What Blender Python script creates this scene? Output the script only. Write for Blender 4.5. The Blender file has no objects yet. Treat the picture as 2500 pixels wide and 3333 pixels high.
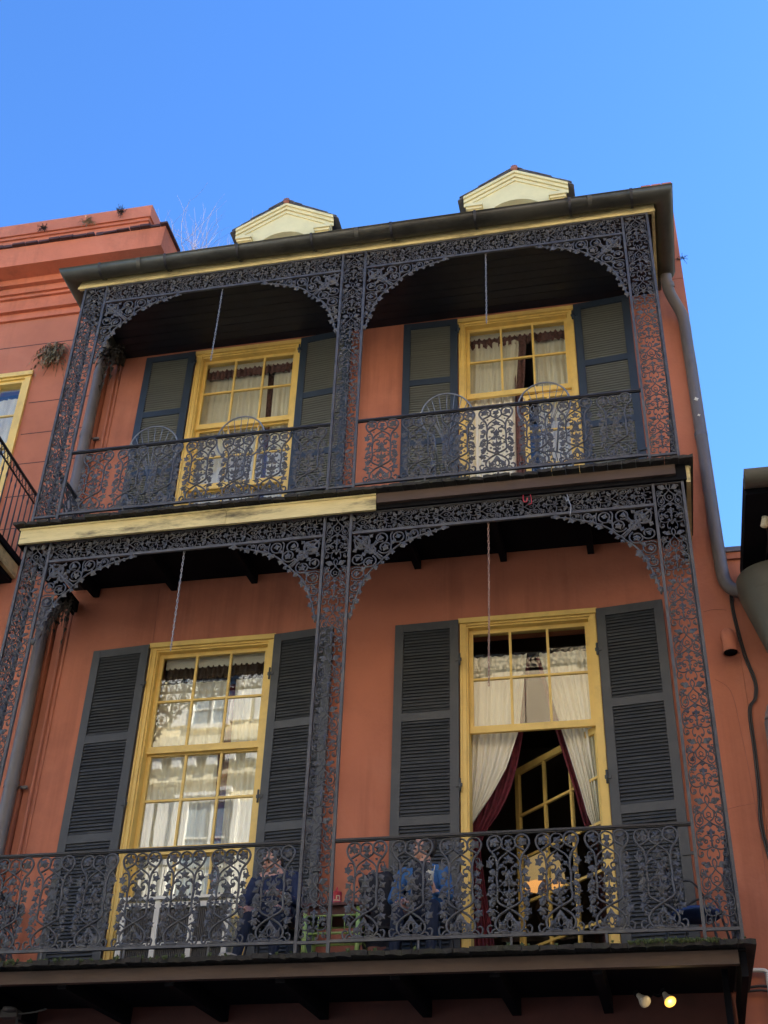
import bpy, bmesh, math, random
from mathutils import Vector, Matrix
R = math.radians
rnd = random.Random(7)
S = bpy.context.scene
C = S.collection

# ------------------------------------------------------------------ camera
cam_d = bpy.data.cameras.new('camera')
cam = bpy.data.objects.new('camera', cam_d); C.objects.link(cam)
cam_d.sensor_fit = 'HORIZONTAL'; cam_d.sensor_width = 36.0
cam_d.lens = 36.0 * 4132.3 / 2500.0
cam_d.clip_end = 500
r_ = Vector((0.9784, 0.2045, 0.0300)); f_ = Vector((-0.1836, 0.7936, 0.5801))
f_.normalize(); r_ = (r_ - f_ * r_.dot(f_)).normalized(); u_ = r_.cross(f_)
cam.matrix_world = Matrix(((r_.x, u_.x, -f_.x, 2.9757), (r_.y, u_.y, -f_.y, -10.2162),
                           (r_.z, u_.z, -f_.z, -3.0858), (0, 0, 0, 1)))
S.camera = cam

# ------------------------------------------------------------------ world, sun, exposure
SUN_EL, SUN_AZ = 34.0, 68.0          # degrees; azimuth clockwise from +Y (towards +X)
world = bpy.data.worlds.new('World'); S.world = world; world.use_nodes = True
wn = world.node_tree.nodes; wl = world.node_tree.links
bg = wn['Background']; bg.inputs['Strength'].default_value = 0.062
sky = wn.new('ShaderNodeTexSky'); sky.sky_type = 'NISHITA'; sky.sun_disc = False
sky.sun_elevation = R(SUN_EL); sky.sun_rotation = R(SUN_AZ)
sky.air_density = 1.0; sky.dust_density = 0.1; sky.ozone_density = 4.0; sky.altitude = 10
hs = wn.new('ShaderNodeHueSaturation'); hs.inputs['Saturation'].default_value = 1.20; hs.inputs['Hue'].default_value = 0.508
wl.new(sky.outputs[0], hs.inputs['Color']); wl.new(hs.outputs[0], bg.inputs[0])
sun_d = bpy.data.lights.new('sun', 'SUN'); sun = bpy.data.objects.new('sun', sun_d); C.objects.link(sun)
sun_d.energy = 5.0; sun_d.angle = R(0.5); sun_d.color = (1.0, 0.93, 0.82)
sd = Vector((math.sin(R(SUN_AZ)) * math.cos(R(SUN_EL)), math.cos(R(SUN_AZ)) * math.cos(R(SUN_EL)), math.sin(R(SUN_EL))))
sun.rotation_euler = sd.to_track_quat('Z', 'Y').to_euler(); sun.location = (20, 20, 30)
S.view_settings.view_transform = 'Standard'; S.view_settings.look = 'None'
S.view_settings.gamma = 1.0; S.view_settings.use_curve_mapping = False
S.view_settings.exposure = 2.78
S.cycles.max_bounces = 8; S.cycles.diffuse_bounces = 5; S.cycles.glossy_bounces = 4
S.cycles.transparent_max_bounces = 16; S.cycles.transmission_bounces = 4
S.cycles.caustics_reflective = False; S.cycles.caustics_refractive = False
S.cycles.use_denoising = True

# ------------------------------------------------------------------ materials
def pm(name, col, rough=0.7, var=0.15, scale=3.0, bump=0.0, bscale=60.0, metal=0.0, spec=0.5,
       dirt=None, dirt_amt=0.0, dirt_scale=1.2, stretch=(1, 1, 1), emit=None, estr=0.0, two=None, two_scale=1.0, streak=0.0):
    m = bpy.data.materials.new(name); m.use_nodes = True
    n, l = m.node_tree.nodes, m.node_tree.links
    b = n['Principled BSDF']
    b.inputs['Roughness'].default_value = rough; b.inputs['Metallic'].default_value = metal
    b.inputs['Specular IOR Level'].default_value = spec
    geo = n.new('ShaderNodeNewGeometry')
    mp = n.new('ShaderNodeMapping'); mp.inputs['Scale'].default_value = stretch
    l.new(geo.outputs['Position'], mp.inputs['Vector'])
    nz = n.new('ShaderNodeTexNoise'); nz.inputs['Scale'].default_value = scale; nz.inputs['Detail'].default_value = 8
    nz.inputs['Roughness'].default_value = 0.62
    l.new(mp.outputs[0], nz.inputs['Vector'])
    rp = n.new('ShaderNodeValToRGB')
    rp.color_ramp.elements[0].position = 0.3; rp.color_ramp.elements[1].position = 0.7
    d = tuple(max(0, c * (1 - var)) for c in col); e = tuple(min(1, c * (1 + var)) for c in col)
    rp.color_ramp.elements[0].color = (*d, 1); rp.color_ramp.elements[1].color = (*e, 1)
    l.new(nz.outputs['Fac'], rp.inputs['Fac'])
    out = rp.outputs['Color']
    def layer(out, colr, amt, sc, lo, hi, detail=10):
        nd = n.new('ShaderNodeTexNoise'); nd.inputs['Scale'].default_value = sc; nd.inputs['Detail'].default_value = detail
        nd.inputs['Roughness'].default_value = 0.7
        l.new(mp.outputs[0], nd.inputs['Vector'])
        mr = n.new('ShaderNodeMapRange'); mr.inputs['From Min'].default_value = lo; mr.inputs['From Max'].default_value = hi
        mr.inputs['To Max'].default_value = amt
        l.new(nd.outputs['Fac'], mr.inputs['Value'])
        mx = n.new('ShaderNodeMix'); mx.data_type = 'RGBA'
        l.new(mr.outputs[0], mx.inputs['Factor']); l.new(out, mx.inputs['A']); mx.inputs['B'].default_value = (*colr, 1)
        return mx.outputs['Result']
    if streak:
        m2 = n.new('ShaderNodeMapping'); m2.inputs['Scale'].default_value = (5, 5, .28); l.new(geo.outputs['Position'], m2.inputs['Vector'])
        ns = n.new('ShaderNodeTexNoise'); ns.inputs['Scale'].default_value = 1.0; ns.inputs['Detail'].default_value = 9; ns.inputs['Roughness'].default_value = .68
        l.new(m2.outputs[0], ns.inputs['Vector'])
        nb2 = n.new('ShaderNodeTexNoise'); nb2.inputs['Scale'].default_value = .45; nb2.inputs['Detail'].default_value = 3; l.new(geo.outputs['Position'], nb2.inputs['Vector'])
        mm = n.new('ShaderNodeMath'); mm.operation = 'MULTIPLY'; l.new(ns.outputs['Fac'], mm.inputs[0]); l.new(nb2.outputs['Fac'], mm.inputs[1])
        mr2 = n.new('ShaderNodeMapRange'); mr2.inputs['From Min'].default_value = .24; mr2.inputs['From Max'].default_value = .40; mr2.inputs['To Max'].default_value = streak
        l.new(mm.outputs[0], mr2.inputs['Value'])
        mx2 = n.new('ShaderNodeMix'); mx2.data_type = 'RGBA'; l.new(mr2.outputs[0], mx2.inputs['Factor']); l.new(out, mx2.inputs['A']); mx2.inputs['B'].default_value = (*[c * .45 for c in col], 1)
        out = mx2.outputs['Result']
        fd = n.new('ShaderNodeTexNoise'); fd.inputs['Scale'].default_value = .8; fd.inputs['Detail'].default_value = 7; fd.inputs['Roughness'].default_value = .7; fd.inputs['Distortion'].default_value = .6; l.new(mp.outputs[0], fd.inputs['Vector'])
        mr3 = n.new('ShaderNodeMapRange'); mr3.inputs['From Min'].default_value = .52; mr3.inputs['From Max'].default_value = .70; mr3.inputs['To Max'].default_value = .30
        l.new(fd.outputs['Fac'], mr3.inputs['Value'])
        mx3 = n.new('ShaderNodeMix'); mx3.data_type = 'RGBA'; l.new(mr3.outputs[0], mx3.inputs['Factor']); l.new(out, mx3.inputs['A']); mx3.inputs['B'].default_value = (col[0] * 1.18, col[1] * 1.5, col[2] * 1.7, 1)
        out = mx3.outputs['Result']
    if two: out = layer(out, two, 1.0, two_scale, 0.45, 0.6)
    if dirt: out = layer(out, dirt, dirt_amt, dirt_scale, 0.5, 0.68)
    l.new(out, b.inputs['Base Color'])
    if bump > 0:
        nb = n.new('ShaderNodeTexNoise'); nb.inputs['Scale'].default_value = bscale; nb.inputs['Detail'].default_value = 4
        l.new(mp.outputs[0], nb.inputs['Vector'])
        bp = n.new('ShaderNodeBump'); bp.inputs['Strength'].default_value = bump; bp.inputs['Distance'].default_value = 0.01
        l.new(nb.outputs['Fac'], bp.inputs['Height']); l.new(bp.outputs[0], b.inputs['Normal'])
    if emit:
        b.inputs['Emission Color'].default_value = (*emit, 1); b.inputs['Emission Strength'].default_value = estr
    return m

M = {}
M['red'] = pm('red_stucco', (0.47, 0.163, 0.092), 0.9, 0.10, 1.1, 0.25, 26, dirt=(0.20, 0.07, 0.05), dirt_amt=0.35, dirt_scale=0.7, streak=0.55)
M['orange'] = pm('orange_stucco', (0.56, 0.175, 0.095), 0.9, 0.12, 1.5, 0.3, 22, dirt=(0.25, 0.09, 0.06), dirt_amt=0.5, dirt_scale=1.6, streak=0.6)
M['yellow'] = pm('yellow_paint', (0.78, 0.55, 0.16), 0.45, 0.07, 2.5, 0.08, 30, dirt=(0.35, 0.24, 0.09), dirt_amt=0.35, dirt_scale=3)
M['yellow_old'] = pm('weathered_yellow_paint', (0.64, 0.53, 0.25), 0.7, 0.15, 4, 0.25, 30, dirt=(0.05, 0.042, 0.025), dirt_amt=0.9, dirt_scale=3.4, stretch=(0.5, 1, 2.2))
M['cream'] = pm('cream_yellow_plaster', (0.76, 0.65, 0.34), 0.8, 0.08, 3, 0.1, 20)
M['iron'] = pm('grey_painted_iron', (0.057, 0.058, 0.065), 0.50, 0.40, 9, 0.35, 90, spec=0.5, dirt=(0.13, 0.125, 0.10), dirt_amt=0.5, dirt_scale=5)
M['black'] = pm('black_iron', (0.018, 0.018, 0.022), 0.5, 0.2, 10)
M['wire'] = pm('steel_wire', (0.17, 0.19, 0.22), 0.4, 0.2, 10, metal=0.3)
M['shut'] = pm('charcoal_shutter_paint', (0.052, 0.056, 0.060), 0.55, 0.10, 6, 0.1, 40, dirt=(0.075, 0.075, 0.07), dirt_amt=0.5, dirt_scale=3)
M['shutblue'] = pm('blue_black_shutter_paint', (0.020, 0.033, 0.052), 0.5, 0.1, 6)
M['shutgrey'] = pm('faded_green_grey_slat_paint', (0.175, 0.18, 0.15), 0.65, 0.12, 6, dirt=(0.16, 0.16, 0.14), dirt_amt=0.4, dirt_scale=5, stretch=(0.3, 1, 3))
M['gutter'] = pm('dull_grey_gutter_metal', (0.080, 0.077, 0.062), 0.42, 0.25, 2.5, 0.12, 6, metal=0.35, dirt=(0.022, 0.021, 0.018), dirt_amt=0.8, dirt_scale=2.2, stretch=(.6, 1, 1), streak=0.5)
M['pipe'] = pm('brown_grey_downspout_paint', (0.135, 0.12, 0.115), 0.45, 0.12, 3, dirt=(0.075, 0.06, 0.055), dirt_amt=0.5, dirt_scale=2)
M['galv'] = pm('galvanised_metal', (0.30, 0.30, 0.29), 0.4, 0.15, 3, metal=0.6)
M['olive'] = pm('olive_grey_sheet_metal', (0.088, 0.084, 0.065), 0.55, 0.12, 3, dirt=(0.07, 0.065, 0.05), dirt_amt=0.5, dirt_scale=2)
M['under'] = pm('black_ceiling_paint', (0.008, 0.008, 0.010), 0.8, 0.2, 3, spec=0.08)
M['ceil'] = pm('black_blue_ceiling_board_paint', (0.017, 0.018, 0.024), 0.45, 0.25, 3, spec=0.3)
M['deck'] = pm('weathered_deck_wood', (0.030, 0.026, 0.021), 0.9, 0.4, 9, 0.6, 40, dirt=(0.034, 0.036, 0.016), dirt_amt=0.8, dirt_scale=3.5)
M['brown'] = pm('brown_painted_beam', (0.070, 0.043, 0.030), 0.75, 0.2, 5, 0.2, 30, dirt=(0.06, 0.04, 0.03), dirt_amt=0.6, dirt_scale=3, stretch=(0.4, 1, 1.5))
M['moss'] = pm('moss', (0.05, 0.065, 0.018), 0.95, 0.4, 20, 0.5, 60)
M['slate'] = pm('grey_slate', (0.125, 0.12, 0.14), 0.7, 0.3, 8, 0.3, 30)
M['slate_red'] = pm('dark_red_slate', (0.07, 0.03, 0.027), 0.8, 0.35, 8, 0.4, 30)
M['terra'] = pm('terracotta_ridge', (0.33, 0.12, 0.085), 0.85, 0.15, 5)
M['brick'] = pm('orange_brick', (0.42, 0.13, 0.085), 0.9, 0.2, 9, 0.3, 30)
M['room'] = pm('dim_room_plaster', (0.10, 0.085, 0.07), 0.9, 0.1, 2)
M['roomfill'] = pm('pale_fill_plaster', (0.55, 0.50, 0.42), 0.9, 0.05, 2)  # walls paled to bounce extra fill onto the curtains
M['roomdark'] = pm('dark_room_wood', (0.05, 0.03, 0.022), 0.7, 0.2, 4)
M['maroon'] = pm('maroon_velvet', (0.115, 0.012, 0.022), 0.85, 0.45, 14, 0.2, 40)
M['maroonshade'] = pm('shaded_maroon_wall', (0.075, 0.018, 0.014), 0.6, 0.2, 4)  # maroon darkened to carry the shade under the lower gallery
M['white'] = pm('white_paint', (0.72, 0.70, 0.62), 0.5, 0.06, 4)
M['darkpanel'] = pm('dark_ribbed_panel', (0.075, 0.072, 0.07), 0.6, 0.15, 6)
M['green'] = pm('lime_green_paint', (0.42, 0.56, 0.16), 0.45, 0.12, 6, dirt=(0.2, 0.25, 0.08), dirt_amt=0.5, dirt_scale=7)
M['mahog'] = pm('dark_red_tabletop', (0.085, 0.016, 0.013), 0.45, 0.25, 6)
M['candle'] = pm('red_tin_paint', (0.45, 0.025, 0.04), 0.35, 0.08, 6)
M['cream2'] = pm('cream_porcelain', (0.72, 0.64, 0.44), 0.35, 0.05, 6)
M['gold'] = pm('gilt_mark', (0.75, 0.60, 0.33), 0.4, 0.05, 6)
M['fern'] = pm('dry_fern', (0.33, 0.23, 0.14), 0.9, 0.45, 14, two=(0.22, 0.20, 0.10), two_scale=7)
M['ferndark'] = pm('dead_dark_fern', (0.035, 0.026, 0.018), 0.9, 0.4, 14)
M['twig'] = pm('bare_twig', (0.17, 0.14, 0.15), 0.9, 0.2, 8)
M['chain'] = pm('steel_chain', (0.33, 0.32, 0.31), 0.4, 0.2, 12, metal=0.7)
M['chainred'] = pm('rust_red_chain', (0.35, 0.21, 0.15), 0.5, 0.3, 14, metal=0.4)
M['rubber'] = pm('black_cable', (0.025, 0.02, 0.018), 0.5, 0.1, 5)
M['navy'] = pm('navy_cloth', (0.014, 0.023, 0.062), 0.9, 0.2, 9, 0.3, 25)
M['blue'] = pm('blue_jacket_cloth', (0.028, 0.105, 0.26), 0.8, 0.2, 8, 0.3, 20)
M['dark'] = pm('black_cloth', (0.014, 0.015, 0.022), 0.9, 0.2, 9)
M['jeans'] = pm('dark_denim', (0.02, 0.027, 0.05), 0.9, 0.2, 9)
M['skin'] = pm('skin', (0.50, 0.27, 0.20), 0.5, 0.06, 12)
M['hair'] = pm('dark_hair', (0.025, 0.018, 0.014), 0.7, 0.3, 40, 0.5, 90)
M['eye'] = pm('eye', (0.02, 0.02, 0.02), 0.2, 0.05, 4)
M['lip'] = pm('lip', (0.40, 0.15, 0.12), 0.5, 0.06, 12)
M['opp'] = pm('cream_stucco', (0.82, 0.72, 0.48), 0.9, 0.06, 1, 0.1, 10)
M['shadewall'] = pm('shaded_brown_wall', (0.085, 0.05, 0.038), 0.9, 0.15, 3, 0.2, 20)  # darkened to stand for gallery shade and cut bounce light
M['opptan'] = pm('tan_stucco', (0.62, 0.49, 0.32), 0.9, 0.08, 1, 0.1, 10)
M['oppwhite'] = pm('white_trim', (0.80, 0.79, 0.74), 0.6, 0.04, 2)
M['oppglass'] = pm('pale_blue_window', (0.22, 0.30, 0.38), 0.1, 0.25, 1.2)
M['oppdark'] = pm('dark_opening', (0.035, 0.03, 0.03), 0.6, 0.1, 2)
M['street'] = pm('asphalt', (0.055, 0.055, 0.055), 0.9, 0.2, 3, 0.3, 50)
M['paving'] = pm('paving_concrete', (0.16, 0.155, 0.145), 0.9, 0.15, 2, 0.2, 40)
M['lampglow'] = pm('lit_lamp_lens', (0.5, 0.3, 0.08), 0.3, 0.02, 3, emit=(1.0, 0.50, 0.07), estr=0.20)
M['lens'] = pm('unlit_lamp_lens', (0.55, 0.52, 0.44), 0.25, 0.08, 30)
M['shade'] = pm('lit_lamp_shade', (0.80, 0.55, 0.25), 0.8, 0.05, 3, emit=(1.0, 0.68, 0.30), estr=0.055)
M['bluecush'] = pm('blue_cushion', (0.03, 0.07, 0.22), 0.8, 0.2, 8)
M['lace'] = pm('wine_lace', (0.16, 0.075, 0.07), 0.9, 0.6, 30)

def cloth(name, col, trans=0.25):
    m = bpy.data.materials.new(name); m.use_nodes = True
    n, l = m.node_tree.nodes, m.node_tree.links
    for x in list(n):
        if x.type == 'BSDF_PRINCIPLED': n.remove(x)
    o = n['Material Output']
    nz = n.new('ShaderNodeTexNoise'); nz.inputs['Scale'].default_value = 6; nz.inputs['Detail'].default_value = 4
    rp = n.new('ShaderNodeValToRGB')
    rp.color_ramp.elements[0].color = (*[c * .86 for c in col], 1); rp.color_ramp.elements[1].color = (*col, 1)
    l.new(nz.outputs['Fac'], rp.inputs['Fac'])
    df = n.new('ShaderNodeBsdfDiffuse'); tr = n.new('ShaderNodeBsdfTranslucent'); mx = n.new('ShaderNodeMixShader')
    mx.inputs[0].default_value = trans
    l.new(rp.outputs[0], df.inputs[0]); l.new(rp.outputs[0], tr.inputs[0])
    l.new(df.outputs[0], mx.inputs[1]); l.new(tr.outputs[0], mx.inputs[2]); l.new(mx.outputs[0], o.inputs[0])
    return m
M['curtain'] = cloth('cream_curtain_cloth', (0.90, 0.87, 0.75), 0.06)
def glassmat(name, refl, tint=(1, 1, 1), wav=0.006):
    m = bpy.data.materials.new(name); m.use_nodes = True
    n, l = m.node_tree.nodes, m.node_tree.links
    for x in list(n):
        if x.type == 'BSDF_PRINCIPLED': n.remove(x)
    o = n['Material Output']
    geo = n.new('ShaderNodeNewGeometry')
    oi = n.new('ShaderNodeObjectInfo')
    ad = n.new('ShaderNodeVectorMath'); ad.operation = 'ADD'
    mul = n.new('ShaderNodeVectorMath'); mul.operation = 'SCALE'; mul.inputs[0].default_value = (7.3, 3.1, 9.7)
    l.new(oi.outputs['Random'], mul.inputs['Scale']); l.new(geo.outputs['Position'], ad.inputs[0]); l.new(mul.outputs[0], ad.inputs[1])
    nz = n.new('ShaderNodeTexNoise'); nz.inputs['Scale'].default_value = 3.2; nz.inputs['Detail'].default_value = 2
    l.new(ad.outputs[0], nz.inputs['Vector'])
    bp = n.new('ShaderNodeBump'); bp.inputs['Strength'].default_value = 0.028; bp.inputs['Distance'].default_value = wav
    l.new(nz.outputs['Fac'], bp.inputs['Height'])
    fr = n.new('ShaderNodeLayerWeight'); fr.inputs['Blend'].default_value = 0.5
    pw = n.new('ShaderNodeMath'); pw.operation = 'POWER'; pw.inputs[1].default_value = 4.0; l.new(fr.outputs['Facing'], pw.inputs[0])
    ma = n.new('ShaderNodeMath'); ma.operation = 'ADD'; ma.inputs[1].default_value = 0.045; l.new(pw.outputs[0], ma.inputs[0])
    mu = n.new('ShaderNodeMath'); mu.operation = 'MULTIPLY'; mu.inputs[1].default_value = refl; mu.use_clamp = True
    l.new(ma.outputs[0], mu.inputs[0])
    tr = n.new('ShaderNodeBsdfTransparent'); tr.inputs[0].default_value = (*tint, 1)
    gl = n.new('ShaderNodeBsdfGlossy'); gl.inputs['Roughness'].default_value = 0.01
    l.new(bp.outputs[0], gl.inputs['Normal'])
    mx = n.new('ShaderNodeMixShader'); l.new(mu.outputs[0], mx.inputs[0]); l.new(tr.outputs[0], mx.inputs[1]); l.new(gl.outputs[0], mx.inputs[2])
    l.new(mx.outputs[0], o.inputs[0])
    return m
M['glass'] = glassmat('old_window_glass', 1.9, (0.97, 0.98, 0.96))

# ------------------------------------------------------------------ mesh builder
class MB:
    def __init__(s): s.v = []; s.f = []; s.m = []; s.sm = []
    def add(s, v, f, m=0, smooth=False, X=None):
        o = len(s.v)
        if X is not None: v = [X @ Vector(p) for p in v]
        s.v += [tuple(p) for p in v]
        for q in f: s.f.append(tuple(i + o for i in q)); s.m.append(m); s.sm.append(smooth)
        return s
    def box(s, x0, x1, y0, y1, z0, z1, m=0, X=None):
        v = [(x0, y0, z0), (x1, y0, z0), (x1, y1, z0), (x0, y1, z0), (x0, y0, z1), (x1, y0, z1), (x1, y1, z1), (x0, y1, z1)]
        return s.add(v, [(0, 3, 2, 1), (4, 5, 6, 7), (0, 1, 5, 4), (1, 2, 6, 5), (2, 3, 7, 6), (3, 0, 4, 7)], m, False, X)
    def bar(s, a, b, w, h, m=0):
        a, b = Vector(a), Vector(b); d = (b - a).normalized()
        up = Vector((0, 0, 1)) if abs(d.z) < 0.95 else Vector((0, 1, 0))
        sd_ = d.cross(up).normalized() * w / 2; up = sd_.cross(d).normalized() * h / 2
        v = [p + q for p in (a, b) for q in (-sd_ - up, sd_ - up, sd_ + up, -sd_ + up)]
        return s.add(v, [(0, 3, 2, 1), (4, 5, 6, 7), (0, 1, 5, 4), (1, 2, 6, 5), (2, 3, 7, 6), (3, 0, 4, 7)], m)
    def tube(s, pts, r, n=6, closed=False, m=0, smooth=True, caps=True):
        P = [Vector(p) for p in pts]; N = len(P)
        rr = r if isinstance(r, (list, tuple)) else [r] * N
        o = []; u = None
        for i in range(N):
            if closed: t = P[(i + 1) % N] - P[i - 1]
            else: t = P[min(i + 1, N - 1)] - P[max(i - 1, 0)]
            if t.length < 1e-9: t = Vector((0, 0, 1))
            t.normalize()
            if u is None:
                u = t.cross(Vector((0, 1, 0)))
                if u.length < 0.1: u = t.cross(Vector((1, 0, 0)))
                u.normalize()
            else:
                u = u - t * u.dot(t)
                if u.length < 1e-6: u = t.orthogonal()
                u.normalize()
            w = t.cross(u)
            for k in range(n):
                a = 2 * math.pi * k / n
                o.append(P[i] + (u * math.cos(a) + w * math.sin(a)) * rr[i])
        f = []
        for i in range(N if closed else N - 1):
            j = (i + 1) % N
            for k in range(n): f.append((i * n + k, i * n + (k + 1) % n, j * n + (k + 1) % n, j * n + k))
        if caps and not closed:
            f.append(tuple(range(n - 1, -1, -1))); f.append(tuple((N - 1) * n + k for k in range(n)))
        return s.add(o, f, m, smooth)
    def lathe(s, prof, n=20, X=None, m=0, smooth=True, caps=False):
        v = []; f = []
        for (r, z) in prof:
            for k in range(n):
                a = 2 * math.pi * k / n; v.append((r * math.cos(a), r * math.sin(a), z))
        for i in range(len(prof) - 1):
            for k in range(n): f.append((i * n + k, i * n + (k + 1) % n, (i + 1) * n + (k + 1) % n, (i + 1) * n + k))
        if caps:
            f.append(tuple(range(n - 1, -1, -1))); f.append(tuple((len(prof) - 1) * n + k for k in range(n)))
        return s.add(v, f, m, smooth, X)
    def ball(s, c, r, n=10, m=0, sc=(1, 1, 1)):
        prof = [(math.sin(math.pi * i / n) * r + 1e-5, -math.cos(math.pi * i / n) * r) for i in range(n + 1)]
        return s.lathe(prof, n + 2, Matrix.Translation(c) @ Matrix.Diagonal((*sc, 1)), m)
    def leaf(s, x, z, size, ang=0.0, y=0.0, lobes=5, m=0, fat=0.22, rr=None):
        size *= 0.95
        rr = rr or rnd
        n = lobes * 2; per = []
        for k in range(n):
            a = ang + 2 * math.pi * k / n + rr.uniform(-.12, .12)
            q = size * ((1.0 if k % 2 == 0 else 0.60) + rr.uniform(-.1, .1))
            per.append((x + q * math.cos(a), y + rr.uniform(-.4, .15) * size * (1 if k % 2 == 0 else .3), z + q * math.sin(a)))
        v = [(x, y - fat * size - .004, z)] + per + [(x, y + fat * size * .7 + .004, z)]
        f = []
        for k in range(n):
            a, b = 1 + k, 1 + (k + 1) % n
            f.append((0, a, b)); f.append((n + 1, b, a))
        return s.add(v, f, m)
    def ivy(s, x, z, size, ang=0.0, y=0.0, m=0):
        size *= 0.95      # a pointed leaf on one side of its stalk
        c, q = math.cos(ang), math.sin(ang)
        pts = [(0, 0), (.35, .42), (.62, .36), (1.0, 0), (.62, -.36), (.35, -.42)]
        per = [(x + size * (c * a - q * b), y + rnd.uniform(-.3, .1) * size * (abs(b) > 0.1), z + size * (q * a + c * b)) for a, b in pts]
        mx, mz = x + size * .45 * c, z + size * .45 * q
        v = [(mx, y - .16 * size - .003, mz)] + per + [(mx, y + .1 * size + .003, mz)]
        f = []
        for k in range(6):
            a, b = 1 + k, 1 + (k + 1) % 6
            f.append((0, a, b)); f.append((7, b, a))
        return s.add(v, f, m)
    def build(s, name, mats, parent=None, loc=None, rot=None):
        me = bpy.data.meshes.new(name); me.from_pydata(s.v, [], s.f)
        if not isinstance(mats, (list, tuple)): mats = [mats]
        for mt in mats: me.materials.append(mt)
        me.polygons.foreach_set('material_index', s.m); me.polygons.foreach_set('use_smooth', s.sm); me.update()
        return link(name, me, parent, loc, rot)
def link(name, me, parent=None, loc=None, rot=None):
    o = bpy.data.objects.new(name, me); C.objects.link(o)
    if parent is not None: o.parent = parent
    if loc is not None: o.location = loc
    if rot is not None: o.rotation_euler = rot
    return o
def tag(o, label, cat, group=None):
    o['label'] = label; o['category'] = cat
    if group: o['group'] = group
    return o
def thing(name, label, cat, loc=(0, 0, 0), group=None, rot=None):
    return tag(link(name, None, None, loc, rot), label, cat, group)
def stuff(o): o['kind'] = 'stuff'; return o
def structure(o): o['kind'] = 'structure'; return o
def crom(P, k=5, closed=False):
    P = [Vector(p) for p in P]; o = []; N = len(P)
    for i in range(N if closed else N - 1):
        if closed: a, b, c, d = P[i - 1], P[i], P[(i + 1) % N], P[(i + 2) % N]
        else: a, b, c, d = P[max(i - 1, 0)], P[i], P[i + 1], P[min(i + 2, N - 1)]
        for j in range(k):
            t = j / k
            o.append(0.5 * ((2 * b) + (c - a) * t + (2 * a - 5 * b + 4 * c - d) * t * t + (3 * b - a - 3 * c + d) * t ** 3))
    if not closed: o.append(P[-1])
    return o
def grid_wall(mb, x0, x1, z0, z1, y0, y1, holes, m=0):
    xs = sorted({x0, x1, *[h[0] for h in holes], *[h[1] for h in holes]}); zs = sorted({z0, z1, *[h[2] for h in holes], *[h[3] for h in holes]})
    for i in range(len(xs) - 1):
        for j in range(len(zs) - 1):
            a, b, c, d = xs[i], xs[i + 1], zs[j], zs[j + 1]
            if any(h[0] <= a and b <= h[1] and h[2] <= c and d <= h[3] for h in holes): continue
            mb.add([(a, y0, c), (b, y0, c), (b, y0, d), (a, y0, d)], [(0, 1, 2, 3)], m)
            mb.add([(a, y1, c), (b, y1, c), (b, y1, d), (a, y1, d)], [(3, 2, 1, 0)], m)
    for h in holes:
        a, b, c, d = h
        mb.add([(a, y0, c), (a, y1, c), (a, y1, d), (a, y0, d)], [(0, 1, 2, 3)], m)
        mb.add([(b, y0, c), (b, y1, c), (b, y1, d), (b, y0, d)], [(3, 2, 1, 0)], m)
        mb.add([(a, y0, d), (b, y0, d), (b, y1, d), (a, y1, d)], [(3, 2, 1, 0)], m)
        mb.add([(a, y0, c), (b, y0, c), (b, y1, c), (a, y1, c)], [(0, 1, 2, 3)], m)
    for x in (x0, x1): mb.add([(x, y0, z0), (x, y1, z0), (x, y1, z1), (x, y0, z1)], [(0, 1, 2, 3)], m)
    mb.add([(x0, y0, z1), (x1, y0, z1), (x1, y1, z1), (x0, y1, z1)], [(0, 1, 2, 3)], m)

# levels (metres; z = 0 is the lower gallery floor, y = 0 the plane of the ironwork)
GROUND = -4.7
WY = 1.456                      # face of the red wall
F1, F2 = 0.0, 4.741             # gallery floors
XL0, XL1, XM0, XM1, XR0, XR1 = -3.2975, -3.0124, 0.0, 0.276, 3.2927, 3.5736
WINS = {'UL': (-2.33, -0.90, F2, 8.30), 'UR': (1.165, 2.61, F2, 8.30), 'LL': (-2.335, -0.895, F1, 3.885), 'LR': (1.16, 2.60, F1, 3.885)}

# ------------------------------------------------------------------ ground and street
b = MB(); b.add([(-200, -200, GROUND), (200, -200, GROUND), (200, 200, GROUND), (-200, 200, GROUND)], [(0, 1, 2, 3)])
structure(b.build('ground', M['paving']))
b = MB(); b.add([(-200, -9.6, GROUND + .004), (200, -9.6, GROUND + .004), (200, -1.6, GROUND + .004), (-200, -1.6, GROUND + .004)], [(0, 1, 2, 3)])
structure(b.build('street', M['street']))
b = MB(); b.box(-60, 60, -1.6, 1.45, GROUND + .001, GROUND + .14); structure(b.build('pavement', M['paving']))
b = MB(); b.box(-60, 60, -13, -9.6, GROUND + .001, GROUND + .14); structure(b.build('far_pavement', M['paving']))

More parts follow.
